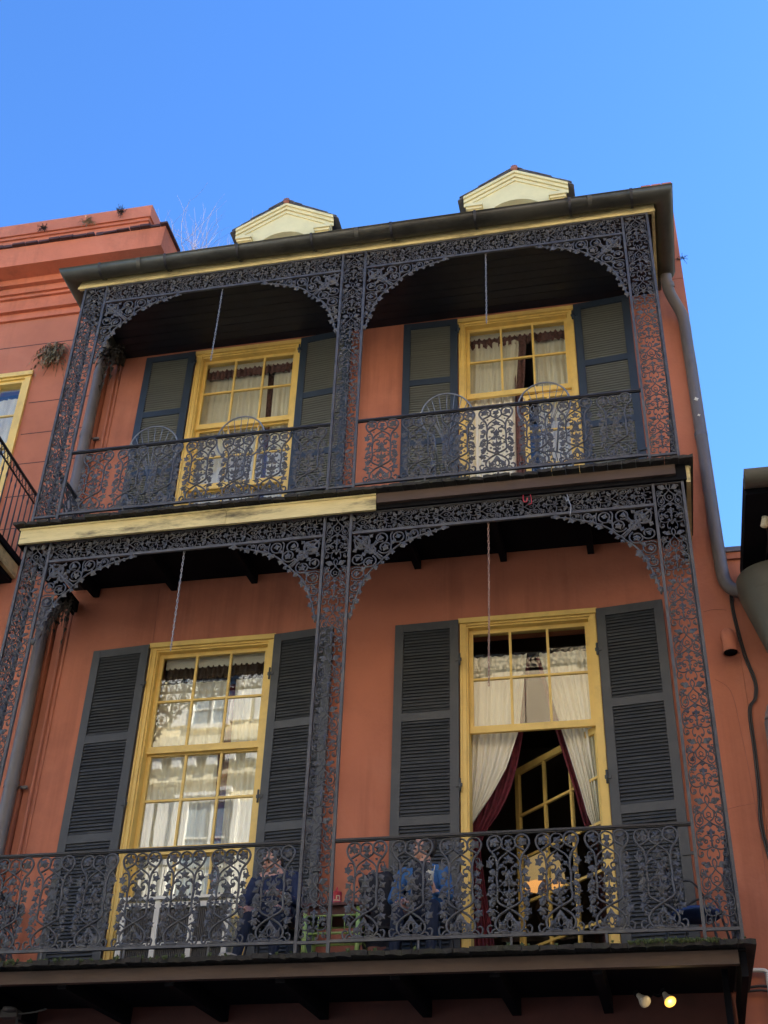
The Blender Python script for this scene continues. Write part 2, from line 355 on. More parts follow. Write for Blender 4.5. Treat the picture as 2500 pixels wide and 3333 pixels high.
# ------------------------------------------------------------------ the red townhouse
house = thing('red_townhouse', 'red stucco townhouse with yellow windows, dark shutters and two dormers behind the iron galleries', 'house', (0, WY, GROUND))
def hp(o):                       # parts are modelled in world coordinates
    o.location = Vector(o.location) - house.location; return o
mb = MB()
holes = [(x0 + .05, x1 - .05, z0, z1 - .05) for (x0, x1, z0, z1) in WINS.values()]
grid_wall(mb, -3.56, 4.0, GROUND, 8.60, WY, WY + .36, holes)
hp(mb.build('wall', M['red'], house))
mb = MB(); mb.box(-3.55, 3.50, WY - .03, WY - .003, GROUND, -.026); hp(mb.build('wall_shade_sheet', M['maroonshade'], house))  # dark maroon sheet painting the gallery's shade onto the ground-floor wall
mb = MB()                        # party wall rising past the eaves on the right
mb.add([(3.66, WY + .002, 8.61), (4.0, WY + .002, 8.61), (4.0, 5.5, 8.61), (3.66, 5.5, 8.61), (3.66, WY + .002, 10.30), (4.0, WY + .002, 10.30), (4.0, 5.5, 13.6), (3.66, 5.5, 13.6)],
       [(0, 3, 2, 1), (4, 5, 6, 7), (0, 1, 5, 4), (1, 2, 6, 5), (2, 3, 7, 6), (3, 0, 4, 7)])
pw = hp(mb.build('party_wall', M['red'], house))
mb = MB()
for i in range(3): mb.box(3.63 + i * .135, 3.755 + i * .135, WY - .02, WY + .2, 10.303, 10.385)
mb.build('coping', M['brick'], pw)
mb = MB()                        # main roof
mb.add([(-3.62, 0.1, 8.55), (3.66, 0.1, 8.55), (3.66, 5.2, 12.9), (-3.62, 5.2, 12.9), (3.66, 10.5, 8.6), (-3.62, 10.5, 8.6)], [(0, 1, 2, 3), (3, 2, 4, 5)])
hp(mb.build('roof', M['slate'], house))
mb = MB(); mb.box(-3.56, 4.0, 9.9, 10.3, GROUND, 8.5); mb.box(-3.9, -3.56, WY + .4, 10.3, GROUND, 8.5); mb.box(3.66, 4.0, WY + .4, 9.9, GROUND, 8.5)
hp(mb.build('back_wall', M['red'], house))
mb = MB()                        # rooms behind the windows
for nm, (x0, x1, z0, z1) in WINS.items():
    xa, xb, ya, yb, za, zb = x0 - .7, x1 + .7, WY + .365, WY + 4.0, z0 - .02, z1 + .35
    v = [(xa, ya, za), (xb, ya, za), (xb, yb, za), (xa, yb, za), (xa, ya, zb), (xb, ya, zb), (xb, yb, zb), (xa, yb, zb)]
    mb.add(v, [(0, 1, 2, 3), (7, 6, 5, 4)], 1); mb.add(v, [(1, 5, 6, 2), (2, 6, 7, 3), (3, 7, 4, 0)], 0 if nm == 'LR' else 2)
hp(mb.build('room_lining', [M['room'], M['roomdark'], M['roomfill']], house))
mb = MB()                        # fine cracks and joints as shallow ridges of filler
for pts in ([(-2.36, WY - .002, 4.66), (-2.35, WY - .002, 4.2), (-2.345, WY - .002, 3.9)],
            [(3.72, WY - .001, 3.0), (3.86, WY - .001, 2.85), (3.90, WY - .001, 2.4), (3.93, WY - .001, 1.7), (3.935, WY - .001, .6), (3.92, WY - .001, -.4)],
            [(3.62, WY - .001, 1.62), (3.78, WY - .001, 1.66), (3.93, WY - .001, 1.68)],
            [(3.70, WY - .001, 3.78), (3.80, WY - .001, 3.80), (3.93, WY - .001, 3.78)]):
    mb.tube(crom(pts, 6), .0028, 4)
hp(mb.build('crack', M['terra'], house))
mb = MB(); mb.tube([(-3.46, WY - .01, GROUND), (-3.46, WY - .01, 4.55)], .022, 6); mb.tube([(-3.40, WY - .006, GROUND), (-3.40, WY - .006, 4.55)], .012, 6)
mb.tube([(-3.46, WY - .01, 4.75), (-3.46, WY - .01, 8.35)], .022, 6); mb.tube([(-3.40, WY - .006, 4.75), (-3.40, WY - .006, 8.35)], .012, 6)
hp(mb.build('corner_bead', M['red'], house))

# painted vent spout on the wall
mb = MB(); path = crom([(3.90, WY + .03, 3.46), (3.90, WY - .07, 3.45), (3.90, WY - .13, 3.38), (3.90, WY - .145, 3.28), (3.90, WY - .15, 3.20)], 5)
mb.tube(path, .072, 16, caps=False); mb.tube([(3.90, WY - .148, 3.215), (3.90, WY - .15, 3.195)], .08, 16, caps=False)
mb.tube([(3.90, WY - .15, 3.20), (3.90, WY - .146, 3.27)], .064, 14, m=1)
hp(mb.build('vent_spout', [M['red'], M['under']], house))

# ---- windows: casing > sash, pane
def frame_box(mb, x0, x1, z0, z1, w, y0, y1, m=0, top=None, bot=None):
    top = top or w; bot = bot or w
    mb.box(x0, x0 + w, y0, y1, z0, z1, m); mb.box(x1 - w, x1, y0, y1, z0, z1, m)
    mb.box(x0 + w, x1 - w, y0 + .001, y1 - .001, z1 - top, z1, m); mb.box(x0 + w, x1 - w, y0 + .001, y1 - .001, z0, z0 + bot, m)
pane_mesh = {}
def pane(parent, x0, x1, z0, z1, y):
    k = (round(x1 - x0, 3), round(z1 - z0, 3))
    if k not in pane_mesh:
        w, h = k; q = MB(); q.box(-w / 2, w / 2, -.0015, .0015, -h / 2, h / 2)
        me = bpy.data.meshes.new('pane'); me.from_pydata(q.v, [], q.f); me.materials.append(M['glass']); pane_mesh[k] = me
    o = link('pane', pane_mesh[k], parent, ((x0 + x1) / 2 - parent['ox'], y - parent['oy'], (z0 + z1) / 2 - parent['oz']),
             (R(rnd.uniform(-.25, .25)), 0, R(rnd.uniform(-.35, .35))))
    return o
def sash(win, x0, x1, z0, z1, cols, rows, y, w=.044, bot=.07, mat='yellow', name='sash', panes=True):
    q = MB(); frame_box(q, x0, x1, z0, z1, w, y, y + .04, bot=bot)
    gx0, gx1, gz0, gz1 = x0 + w, x1 - w, z0 + bot, z1 - w
    xs = [gx0 + (gx1 - gx0) * i / cols for i in range(cols + 1)]; zs = [gz0 + (gz1 - gz0) * j / rows for j in range(rows + 1)]
    for i in range(1, cols): q.box(xs[i] - .013, xs[i] + .013, y + .004, y + .036, gz0, gz1)
    for j in range(1, rows): q.box(gx0, gx1, y + .006, y + .034, zs[j] - .012, zs[j] + .012)
    o = q.build(name, M[mat], win); o.location = (-win['ox'], -win['oy'], -win['oz'])
    if panes:
        for i in range(cols):
            for j in range(rows):
                a, b_ = xs[i] + (.013 if i else 0), xs[i + 1] - (.013 if i < cols - 1 else 0)
                c, d = zs[j] + (.012 if j else 0), zs[j + 1] - (.012 if j < rows - 1 else 0)
                pane(win, a, b_, c, d, y + .02)
    return o
windows = {}
for nm, (x0, x1, z0, z1) in WINS.items():
    q = MB()                     # stepped architrave, head drip and sill
    frame_box(q, x0, x1, z0 + .02, z1, .065, WY - .035, WY + .10, bot=.05)
    frame_box(q, x0 + .065, x1 - .065, z0 + .07, z1 - .065, .018, WY - .012, WY + .20, bot=.03)
    q.box(x0 - .015, x1 + .015, WY - .065, WY - .036, z1 - .045, z1 + .012)
    q.box(x0 + .004, x0 + .024, WY - .05, WY - .036, z0 + .05, z1 - .05); q.box(x1 - .024, x1 - .004, WY - .05, WY - .036, z0 + .05, z1 - .05)
    ox, oy, oz = (x0 + x1) / 2, WY, z0
    me_o = q.build('window', M['yellow'], house); me_o.location = (0, -WY, -GROUND)
    me_o['ox'] = 0.0; me_o['oy'] = 0.0; me_o['oz'] = 0.0
    windows[nm] = me_o
    a, b_ = x0 + .083, x1 - .083; zt = z1 - .083
    up_ = nm[0] == 'U'
    mz = (7.10 if up_ else 2.635)
    sash(me_o, a, b_, mz - .03, zt, 3, 2, WY + .06, bot=.075)
    if nm in ('UL', 'LL'):
        bz = 6.13 if up_ else 1.50
        sash(me_o, a, b_, bz, mz - .005, 3, 2, WY + .105, bot=.085)
        sash(me_o, a, b_, z0 + .10, bz + .03, 3, 2, WY + .15, bot=.12)
    elif nm == 'UR':             # right leaf of the lower doors is shut, the left one stands open inwards
        sash(me_o, 1.93, b_, z0 + .10, mz - .03, 2, 4, WY + .11, bot=.16, w=.06)
# the open door leaf in the lower right window
wl_ = windows['LR']
leafd = link('door_leaf', None, None)
q = MB(); W_, H_ = 1.36, 2.55
frame_box(q, 0, W_, 0, H_, .06, -.02, .02, top=.07, bot=.16)
for i in (1, 2): q.box(.06 + (W_ - .12) * i / 3 - .014, .06 + (W_ - .12) * i / 3 + .014, -.016, .016, .16, H_ - .07)
for j in range(1, 5): q.box(.06, W_ - .06, -.014, .014, .16 + (H_ - .23) * j / 5 - .013, .16 + (H_ - .23) * j / 5 + .013)
bpy.data.objects.remove(leafd)
leafd = q.build('door_leaf', M['yellow'], wl_, (2.545, WY + .09, .07), (0, 0, math.atan2(2.469 - 1.5, 1.604 - 2.558)))
for i in range(3):
    for j in range(5):
        w_, h_ = (W_ - .12) / 3 - .028, (H_ - .23) / 5 - .026
        me = pane_mesh.get('door')
        if me is None:
            g = MB(); g.box(-w_ / 2, w_ / 2, -.0015, .0015, -h_ / 2, h_ / 2)
            me = bpy.data.meshes.new('pane'); me.from_pydata(g.v, [], g.f); me.materials.append(M['glass']); pane_mesh['door'] = me
        dx, dz = .06 + (W_ - .12) * (i + .5) / 3, .16 + (H_ - .23) * (j + .5) / 5
        ang = leafd.rotation_euler.z
        link('pane', me, wl_, (2.545 + dx * math.cos(ang), WY + .09 + dx * math.sin(ang), .07 + dz), (0, 0, ang))

# ---- shutters: frame > slats
def shutter(nm, hinge_x, dirn, z0, z1, rails, ang, upper, label=None):
    w = .69; fm = M['shutblue'] if upper else M['shut']; sm = M['shutgrey'] if upper else M['shut']
    q = MB(); st = .092
    q.box(0, st, -.02, .02, 0, z1 - z0); q.box(w - st, w, -.02, .02, 0, z1 - z0)
    rz = [(0, .2)] + [(r - z0 - .045, r - z0 + .045) for r in rails] + [(z1 - z0 - .095, z1 - z0)]
    for a, c in rz: q.box(st, w - st, -.018, .018, a, c)
    q.box(st, w - st, .010, .016, .2, z1 - z0 - .095, 1)
    q.box(w - .07, w + .03, -.034, -.02, rails[0] - z0 - .5, rails[0] - z0 - .47)         # latch strap
    for hz in (.5, 1.9, 3.3): q.box(-.035, .03, -.032, -.021, hz, hz + .035); q.tube([(-.012, -.032, hz - .05), (-.012, -.032, hz + .085)], .012, 6)
    o = q.build('shutter', [fm, sm], house)
    o.location = (hinge_x, -.062, z0 - GROUND)
    if dirn < 0: o.scale = (-1, 1, 1)
    o.rotation_euler = (0, 0, R(ang) * (1 if dirn < 0 else -1))
    pitch = .036
    ms = MB(); ms.add([(st, -.017, -.006), (w - st, -.017, -.006), (w - st, .003, .030), (st, .003, .030),
                       (st, -.012, -.004), (w - st, -.012, -.004), (w - st, .008, .032), (st, .008, .032)],
                      [(0, 3, 2, 1), (4, 5, 6, 7), (0, 1, 5, 4), (1, 2, 6, 5), (2, 3, 7, 6), (3, 0, 4, 7)])
    global slat_mesh
    if not upper and slat_mesh is None:
        me = bpy.data.meshes.new('slat'); me.from_pydata(ms.v, [], ms.f); me.materials.append(sm); slat_mesh = me
    for k in range(len(rz) - 1):
        a, c = rz[k][1] + .012, rz[k + 1][0] - .026
        n = int((c - a) / pitch); p_ = (c - a) / n
        joined = upper or k == 0
        g = MB()
        for i in range(n + 1):
            zz = a + i * p_
            if joined:
                tw = rnd.uniform(-.002, .002)
                g.add([(v[0], v[1] + tw, v[2] + zz) for v in ms.v], [(0, 3, 2, 1), (4, 5, 6, 7), (0, 1, 5, 4), (1, 2, 6, 5), (2, 3, 7, 6), (3, 0, 4, 7)])
            else: link('slat', slat_mesh, o, (0, rnd.uniform(-.002, .002), zz), (R(rnd.uniform(-5, 5)), 0, 0))
        if joined: stuff(g.build('slats' if False else 'slat', sm, o))
    if label: o['label'] = label
slat_mesh = None
for nm, z0, z1, rails, up_ in (('UL', 4.80, 8.305, [6.35, 7.30], True), ('UR', 4.80, 8.305, [6.35, 7.30], True), ('LL', .07, 3.875, [1.65, 2.77], False), ('LR', .07, 3.875, [1.65, 2.77], False)):
    x0, x1 = WINS[nm][0], WINS[nm][1]
    shutter(nm, x0 - .008, -1, z0, z1, rails, {'UL': -1, 'UR': 1, 'LL': -4.5, 'LR': -1.5}[nm], up_)
    shutter(nm, x1 + .008, 1, z0, z1, rails, {'UL': 6, 'UR': 5, 'LL': 7, 'LR': 7}[nm], up_)

# ---- dormers
def dormer(cx, label):
    y0 = 2.5; w = .72; ze, za, zb = 11.84, 12.24, 10.55; ar, az = .50, 11.20
    prof = [(-w, zb), (-w, ze), (0, za), (w, ze), (w, zb), (ar, zb), (ar, az)]
    prof += [(ar * math.cos(math.pi * k / 14), az + ar * .95 * math.sin(math.pi * k / 14)) for k in range(1, 14)] + [(-ar, az), (-ar, zb)]
    n = len(prof)
    v = [(cx + x, y0, z) for x, z in prof] + [(cx + x, y0 + .14, z) for x, z in prof]
    q = MB(); q.add(v, [tuple(range(n)), tuple(range(2 * n - 1, n - 1, -1))] + [(i, i + n, (i + 1) % n + n, (i + 1) % n) for i in range(n)])
    for sx in (-1, 1): q.box(min(cx + sx * w, cx + sx * (w - .12)), max(cx + sx * w, cx + sx * (w - .12)), y0 + .141, y0 + 2.2, zb, ze - .1)
    d = hp(q.build('dormer', M['cream'], house)); d['label'] = label
    T = -Vector((0, 0, 0))
    q = MB()                     # raking mouldings, capitals
    for (off, pr, th) in ((.0, .065, .05), (.055, .04, .06), (.125, .018, .06)):
        for sx in (-1, 1):
            a = Vector((cx + sx * (w + .06), 0, ze + .02 - off)); c = Vector((cx, 0, za + .06 - off)); dz = Vector((0, 0, -th))
            vv = [a, c, c + dz, a + dz]
            q.add([(p.x, y0 - pr, p.z) for p in vv] + [(p.x, y0 - .001, p.z) for p in vv], [(0, 1, 2, 3), (4, 7, 6, 5), (0, 4, 5, 1), (1, 5, 6, 2), (2, 6, 7, 3), (3, 7, 4, 0)])
    for sx in (-1, 1):
        xc = cx + sx * (w - .10)
        q.box(xc - .13, xc + .13, y0 - .10, y0 - .002, ze - .25, ze - .19); q.box(xc - .115, xc + .115, y0 - .075, y0 - .002, ze - .29, ze - .252)
        q.box(xc - .095, xc + .095, y0 - .045, y0 - .002, zb, ze - .291)
    for k in range(14):
        t0, t1 = math.pi * k / 14, math.pi * (k + 1) / 14
        vv = [(r * math.cos(t), r * .95 * math.sin(t)) for r, t in ((ar, t0), (ar, t1), (ar + .07, t1), (ar + .07, t0))]
        q.add([(cx + x, y0 - .03, az + z) for x, z in vv] + [(cx + x, y0 - .001, az + z) for x, z in vv], [(0, 1, 2, 3), (4, 7, 6, 5), (0, 4, 5, 1), (1, 5, 6, 2), (2, 6, 7, 3), (3, 7, 4, 0)])
    q.build('pediment', M['cream'], d)
    q = MB()
    q.box(cx - ar, cx + ar, y0 + .11, y0 + .135, zb, az + ar * .95, 1)
    for k in (-.25, 0, .25): q.box(cx + k - .014, cx + k + .014, y0 + .085, y0 + .108, zb, az + ar * .9)
    for z in (az - .2, az + .12): q.box(cx - ar, cx + ar, y0 + .087, y0 + .106, z - .013, z + .013)
    q.build('window', [M['white'], M['oppglass']], d)
    for sx in (-1, 1):           # slates laid in courses from eave to ridge
        a, c = Vector((cx + sx * (w + .13), 0, ze - .03)), Vector((cx, 0, za + .115))
        dr = c - a; nrm = Vector((-dr.z * sx, 0, abs(dr.x))).normalized()
        if nrm.z < 0: nrm = -nrm
        for i in range(6):
            for j in range(5):
                p0 = a + dr * (i / 6); p1 = a + dr * ((i + 1.25) / 6)
                if i == 5: p1 = c
                lo = nrm * (.02 + rnd.uniform(0, .006)); th = nrm * .018
                ya, yb = y0 - .07 - rnd.uniform(0, .02) + j * .34 if j == 0 else y0 - .07 + j * .34, y0 - .07 + (j + 1) * .34 - .006
                g = MB(); vv = [p0 + lo, p1 + nrm * .001, p1 + nrm * .001 + th, p0 + lo + th]
                g.add([(p.x, ya, p.z) for p in vv] + [(p.x, yb, p.z) for p in vv], [(0, 1, 2, 3), (4, 7, 6, 5), (0, 4, 5, 1), (1, 5, 6, 2), (2, 6, 7, 3), (3, 7, 4, 0)])
                g.build('slate', M['slate'], d)
        q = MB(); vv = [a, c, c - nrm * .03, a - nrm * .03]
        q.add([(p.x, y0 - .06, p.z) for p in vv] + [(p.x, y0 + 1.8, p.z) for p in vv], [(0, 1, 2, 3), (4, 7, 6, 5), (0, 4, 5, 1), (1, 5, 6, 2), (2, 6, 7, 3), (3, 7, 4, 0)])
        q.build('roof_board', M['slate'], d)
    q = MB(); q.tube([(cx, y0 - .078, za + .105), (cx, y0 + 1.6, za + .105)], .055, 10)
    q.build('ridge_tile', M['terra'], d)
dormer(-1.70, 'smaller looking dormer with cream pediment, above the gallery\'s left bay')
dormer(1.87, 'dormer with cream pediment and the top of an arched window, above the right bay')

# ------------------------------------------------------------------ gallery roof, gutter, ceiling
groof = thing('gallery_roof', 'gallery roof with dark boarded ceiling, weathered yellow fascia and long grey gutter', 'roof', (0, 0, 8.3))
def at(o, root): o.location = Vector(o.location) - root.location; return o
GX0, GX1 = -3.40, 3.665
for i in range(11):
    g = MB(); ya = .03 + i * .1295
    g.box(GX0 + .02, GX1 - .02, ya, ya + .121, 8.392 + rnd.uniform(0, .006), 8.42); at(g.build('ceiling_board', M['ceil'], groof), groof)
g = MB(); g.box(GX0, GX1, -.006, .028, 8.262, 8.385); g.box(GX0 - .006, GX1 + .006, -.022, -.008, 8.248, 8.285)
g.box(GX1 - .03, GX1, .03, WY - .004, 8.262, 8.385)
at(g.build('fascia', M['yellow_old'], groof), groof)
g = MB(); g.box(GX0, GX0 + .03, .03, WY - .004, 8.262, 8.385); at(g.build('fascia_return', M['gutter'], groof), groof)
g = MB()
g.add([(GX0 - .05, -.05, 8.43), (GX1 + .05, -.05, 8.43), (GX1 + .05, WY - .01, 8.43), (GX0 - .05, WY - .01, 8.43), (GX0 + .3, WY - .01, 9.4), (GX1 - .1, WY - .01, 9.4)],
      [(0, 3, 2, 1), (0, 1, 5, 4), (1, 2, 5), (3, 0, 4), (2, 3, 4, 5)]); at(g.build('roof_deck', M['gutter'], groof), groof)
# half-round gutter wrapped round three sides
path = [(-3.48, WY - .02), (-3.48, -.13), (3.77, -.13), (3.77, 1.16)]
nrms = [(-1, 0), (-1, -1), (1, -1), (1, 0)]          # outward offset directions (mitred)
prof = [(.11, .125), (.118, .118)] + [(.11 * math.cos(a) + 0, .115 - .0 + -.11 * math.sin(a)) for a in [math.pi * k / 12 for k in range(13)]]
g = MB(); ring = []
for (px_, py_), (nx, ny) in zip(path, nrms):
    for (o_, h_) in prof: ring.append((px_ + nx * o_, py_ + ny * o_, 8.30 + h_))
n = len(prof)
g.add(ring, [(i * n + k, i * n + k + 1, (i + 1) * n + k + 1, (i + 1) * n + k) for i in range(3) for k in range(n - 1)], 0, True)
g.add([ring[k] for k in range(n)], [tuple(range(n))]); g.add([ring[3 * n + k] for k in range(n)], [tuple(range(n - 1, -1, -1))])
gut = at(g.build('gutter', M['gutter'], groof), groof)
for x in (-3.05, -2.2, -1.28, -.35, .62, 1.62, 2.72, 3.42):
    g = MB(); pr = [(.130 * math.cos(a), .115 - .130 * math.sin(a)) for a in [math.pi * k / 12 for k in range(13)]] + [(-.145, .02), (-.138, -.06)]
    v = []
    for (o_, h_) in pr: v += [(x - .016, -.13 - o_, 8.30 + h_), (x + .016, -.13 - o_, 8.30 + h_)]
    g.add(v, [(2 * k, 2 * k + 1, 2 * k + 3, 2 * k + 2) for k in range(len(pr) - 1)], 0, True)
    g.build('strap', M['black'], gut)
for x in (-2.55, 0.2, 2.95):
    g = MB(); pr = [(.1165 * math.cos(a), .115 - .1165 * math.sin(a)) for a in [math.pi * k / 12 for k in range(13)]]
    v = []
    for (o_, h_) in pr: v += [(x - .025, -.13 - o_, 8.30 + h_), (x + .025, -.13 - o_, 8.30 + h_)]
    g.add(v, [(2 * k, 2 * k + 1, 2 * k + 3, 2 * k + 2) for k in range(len(pr) - 1)], 0, True)
    g.build('joint_sleeve', M['gutter'], gut)

# ------------------------------------------------------------------ ironwork castings (shared meshes)
def mesh_of(mb, name, mat):
    me = bpy.data.meshes.new(name); me.from_pydata(mb.v, [], mb.f); me.materials.append(mat)
    me.polygons.foreach_set('use_smooth', mb.sm); me.update(); return me
def mir(mb, fn):
    for sx in (1, -1): fn(sx)
def baluster_mesh():
    q = MB(); H = .845
    def st(P, r=.0095, k=4):
        for sx in (1, -1): q.tube(crom([(sx * x * H, (.004 if sx > 0 else -.004), z * H) for x, z in P], k), r, 5)
    st([(.0, .012), (.09, .018), (.135, .07), (.132, .13), (.085, .19), (0, .245), (-.09, .295), (-.12, .34), (-.113, .45), (-.12, .55), (-.112, .64), (-.118, .71), (-.135, .775), (-.185, .84), (-.208, .91), (-.185, .965), (-.14, .985), (-.09, .97), (-.066, .92), (-.08, .87), (-.135, .835), (-.16, .82)], .0105)
    st([(-.118, .68), (-.085, .75), (0, .815), (.06, .86), (.066, .92), (.04, .965), (0, .98)], .0085)
    st([(.135, .05), (.165, .035), (.175, .012), (.20, .012), (.212, .06), (.19, .085), (.165, .075)], .009)
    st([(.0, .015), (.06, .03), (.10, .012), (.15, .012)], .011)
    st([(.113, .45), (.05, .50), (.03, .53)], .006); st([(.118, .56), (.165, .60), (.18, .58)], .006)
    st([(.0, .33), (.05, .40), (.118, .42)], .006); st([(.115, .62), (.07, .665), (.03, .655), (.03, .62), (.055, .61)], .0075)
    st([(0, .055), (.022, .085), (.02, .12), (0, .145)], .007)
    st([(.118, .36), (.16, .40), (.185, .39)], .006); st([(.10, .20), (.15, .235), (.18, .225)], .006)
    st([(.13, .76), (.175, .77), (.19, .73), (.175, .70)], .0065)
    q.tube([(0, 0, .26 * H), (0, 0, .62 * H)], .006, 5)
    for sx in (1, -1):
        q.leaf(sx * .138 * H, .915 * H, .062 * H, 1.57 + sx * .3)
        q.leaf(sx * .185 * H, .695 * H, .050 * H, 1.2); q.ivy(sx * .12 * H, .60 * H, .085 * H, 1.57 - sx * 1.3)
        q.leaf(sx * .175 * H, .535 * H, .044 * H, .6, lobes=4); q.ivy(sx * .12 * H, .475 * H, .08 * H, 1.57 - sx * 1.7)
        q.leaf(sx * .182 * H, .395 * H, .046 * H, 1.0); q.leaf(sx * .165 * H, .315 * H, .050 * H, .3)
        q.leaf(sx * .178 * H, .215 * H, .052 * H, 1.9); q.leaf(sx * .155 * H, .15 * H, .034 * H, .4, lobes=4)
        q.leaf(sx * .068 * H, .085 * H, .056 * H, 1.57 - sx * .9); q.ivy(sx * .012 * H, .47 * H, .075 * H, 1.57 - sx * 1.0)
        q.ivy(sx * .012 * H, .385 * H, .07 * H, 1.57 - sx * 1.3); q.ivy(sx * .05 * H, .655 * H, .06 * H, 1.57 - sx * .9)
        q.ivy(sx * .012 * H, .30 * H, .06 * H, 1.57 - sx * .7); q.ivy(sx * .06 * H, .575 * H, .055 * H, 1.57 + sx * .4)
        q.ivy(sx * .16 * H, .455 * H, .055 * H, 1.57 - sx * 2.0); q.ivy(sx * .15 * H, .265 * H, .06 * H, 1.57 - sx * 1.0)
        q.ivy(sx * .03 * H, .105 * H, .055 * H, 1.57 - sx * .3)
    for sx in (1, -1):
        for (x, z, r_, lb) in ((.10, .655, .024, 4), (.145, .625, .026, 5), (.085, .52, .024, 4), (.150, .575, .024, 4), (.09, .43, .022, 4), (.150, .42, .028, 5), (.14, .345, .026, 5), (.075, .345, .024, 4), (.12, .265, .024, 4), (.155, .195, .03, 5), (.05, .215, .024, 3), (.195, .72, .022, 4), (.155, .735, .020, 4), (.105, .80, .022, 4), (.04, .845, .02, 4), (.17, .885, .026, 4), (.105, .885, .024, 4), (.03, .05, .026, 4), (.09, .04, .022, 4), (.10, .13, .02, 4), (.045, .705, .024, 4), (.045, .435, .024, 4), (.06, .61, .026, 5)):
            q.leaf(sx * x * H, z * H, r_ * H * rnd.uniform(.65, 1.0), rnd.uniform(0, 6), lobes=lb)
    q.leaf(0, .905 * H, .056 * H, -1.57); q.ivy(0, .88 * H, .07 * H, -1.57); q.leaf(0, .735 * H, .058 * H, 1.57); q.leaf(0, .575 * H, .066 * H, 1.57)
    q.leaf(0, .515 * H, .044 * H, -1.57, lobes=4); q.leaf(0, .40 * H, .058 * H, 1.57); q.leaf(0, .165 * H, .056 * H, 1.57, lobes=3); q.leaf(0, .285 * H, .040 * H, 1.57, lobes=3)
    return mesh_of(q, 'baluster_panel', M['iron'])
def post_unit_mesh(hw=.120, H=.53, mat='iron'):
    q = MB()
    def st(P, r=.0062, k=4):
        for sx in (1, -1): q.tube(crom([(sx * x * hw, (.003 if sx > 0 else -.003), z * H) for x, z in P], k), r, 5)
    st([(0, 1.03), (.14, .975), (.11, .92), (0, .865), (-.22, .80), (-.46, .75), (-.52, .70), (-.42, .67)], .0062)
    st([(0, .755), (.13, .735), (.12, .70), (-.04, .675), (-.22, .665)], .0045)
    st([(.30, .79), (.36, .73), (.30, .665), (.10, .62), (-.22, .56), (-.58, .515), (-.86, .465), (-.98, .40), (-.93, .335), (-.78, .305), (-.66, .335)], .0066)
    st([(.36, .73), (.58, .75), (.84, .72), (.95, .65), (.84, .575), (.62, .555), (.44, .595), (.44, .65), (.60, .675), (.70, .645)], .0060)
    st([(.98, .39), (.97, .28), (.86, .20), (.58, .165), (.28, .18), (0, .205)], .0066)
    st([(.86, .20), (.98, .15), (.97, .08), (.80, .05), (.64, .085), (.70, .13), (.80, .115)], .0055)
    st([(.28, .18), (.40, .10), (.34, .03), (.22, .02), (.20, .06)], .0050)
    st([(0, .335), (.18, .385), (.44, .375), (.54, .315), (.42, .265), (.28, .285), (.32, .32)], .0056)
    st([(.62, .555), (.74, .51), (.90, .53), (.95, .58)], .0045); st([(.84, .72), (.96, .78), (.90, .86), (.74, .86)], .0045)
    st([(.05, .92), (.30, .90), (.60, .925), (.86, .955)], .0050); st([(.98, .39), (.80, .42), (.62, .40)], .0042)
    q.tube([(0, 0, .20 * H), (0, 0, .30 * H), (0, 0, .44 * H)], [.010, .006, .013], 6)
    for sx in (1, -1):
        q.ivy(sx * .22 * hw, .905 * H, .072, 1.57 - sx * 1.25); q.ivy(sx * .55 * hw, .93 * H, .045, 1.57 - sx * 1.0)
        q.leaf(sx * .76 * hw, .805 * H, .029, .4); q.leaf(sx * .92 * hw, .765 * H, .019, .9, lobes=4); q.leaf(sx * .58 * hw, .84 * H, .021, .9, lobes=4); q.leaf(sx * .66 * hw, .765 * H, .018, .2, lobes=4)
        q.leaf(sx * .66 * hw, .625 * H, .027, 1.0); q.ivy(sx * .44 * hw, .545 * H, .040, -1.57 + sx * .3); q.ivy(sx * .42 * hw, .455 * H, .046, 1.57 - sx * 1.5)
        q.leaf(sx * .70 * hw, .335 * H, .026, .7); q.ivy(sx * .60 * hw, .275 * H, .04, 1.57 - sx * 2.2); q.ivy(sx * .68 * hw, .10 * H, .036, -1.57 + sx * .6)
        q.ivy(sx * .04 * hw, .405 * H, .042, 1.57 - sx * .8); q.ivy(sx * .10 * hw, .215 * H, .036, 1.57 - sx * 1.5); q.leaf(sx * .42 * hw, .315 * H, .017, .3, lobes=4)
        q.leaf(sx * .88 * hw, .25 * H, .018, .6, lobes=4); q.ivy(sx * .86 * hw, .44 * H, .030, 1.57 + sx * .6); q.leaf(sx * .28 * hw, .04 * H, .015, .6, lobes=4)
    q.leaf(0, .545 * H, .028, 1.57, lobes=4); q.leaf(0, .455 * H, .025, 1.57, lobes=3); q.leaf(0, .30 * H, .020, -1.57, lobes=4); q.leaf(0, .155 * H, .022, -1.57, lobes=3)
    return mesh_of(q, 'lattice_panel', M[mat])
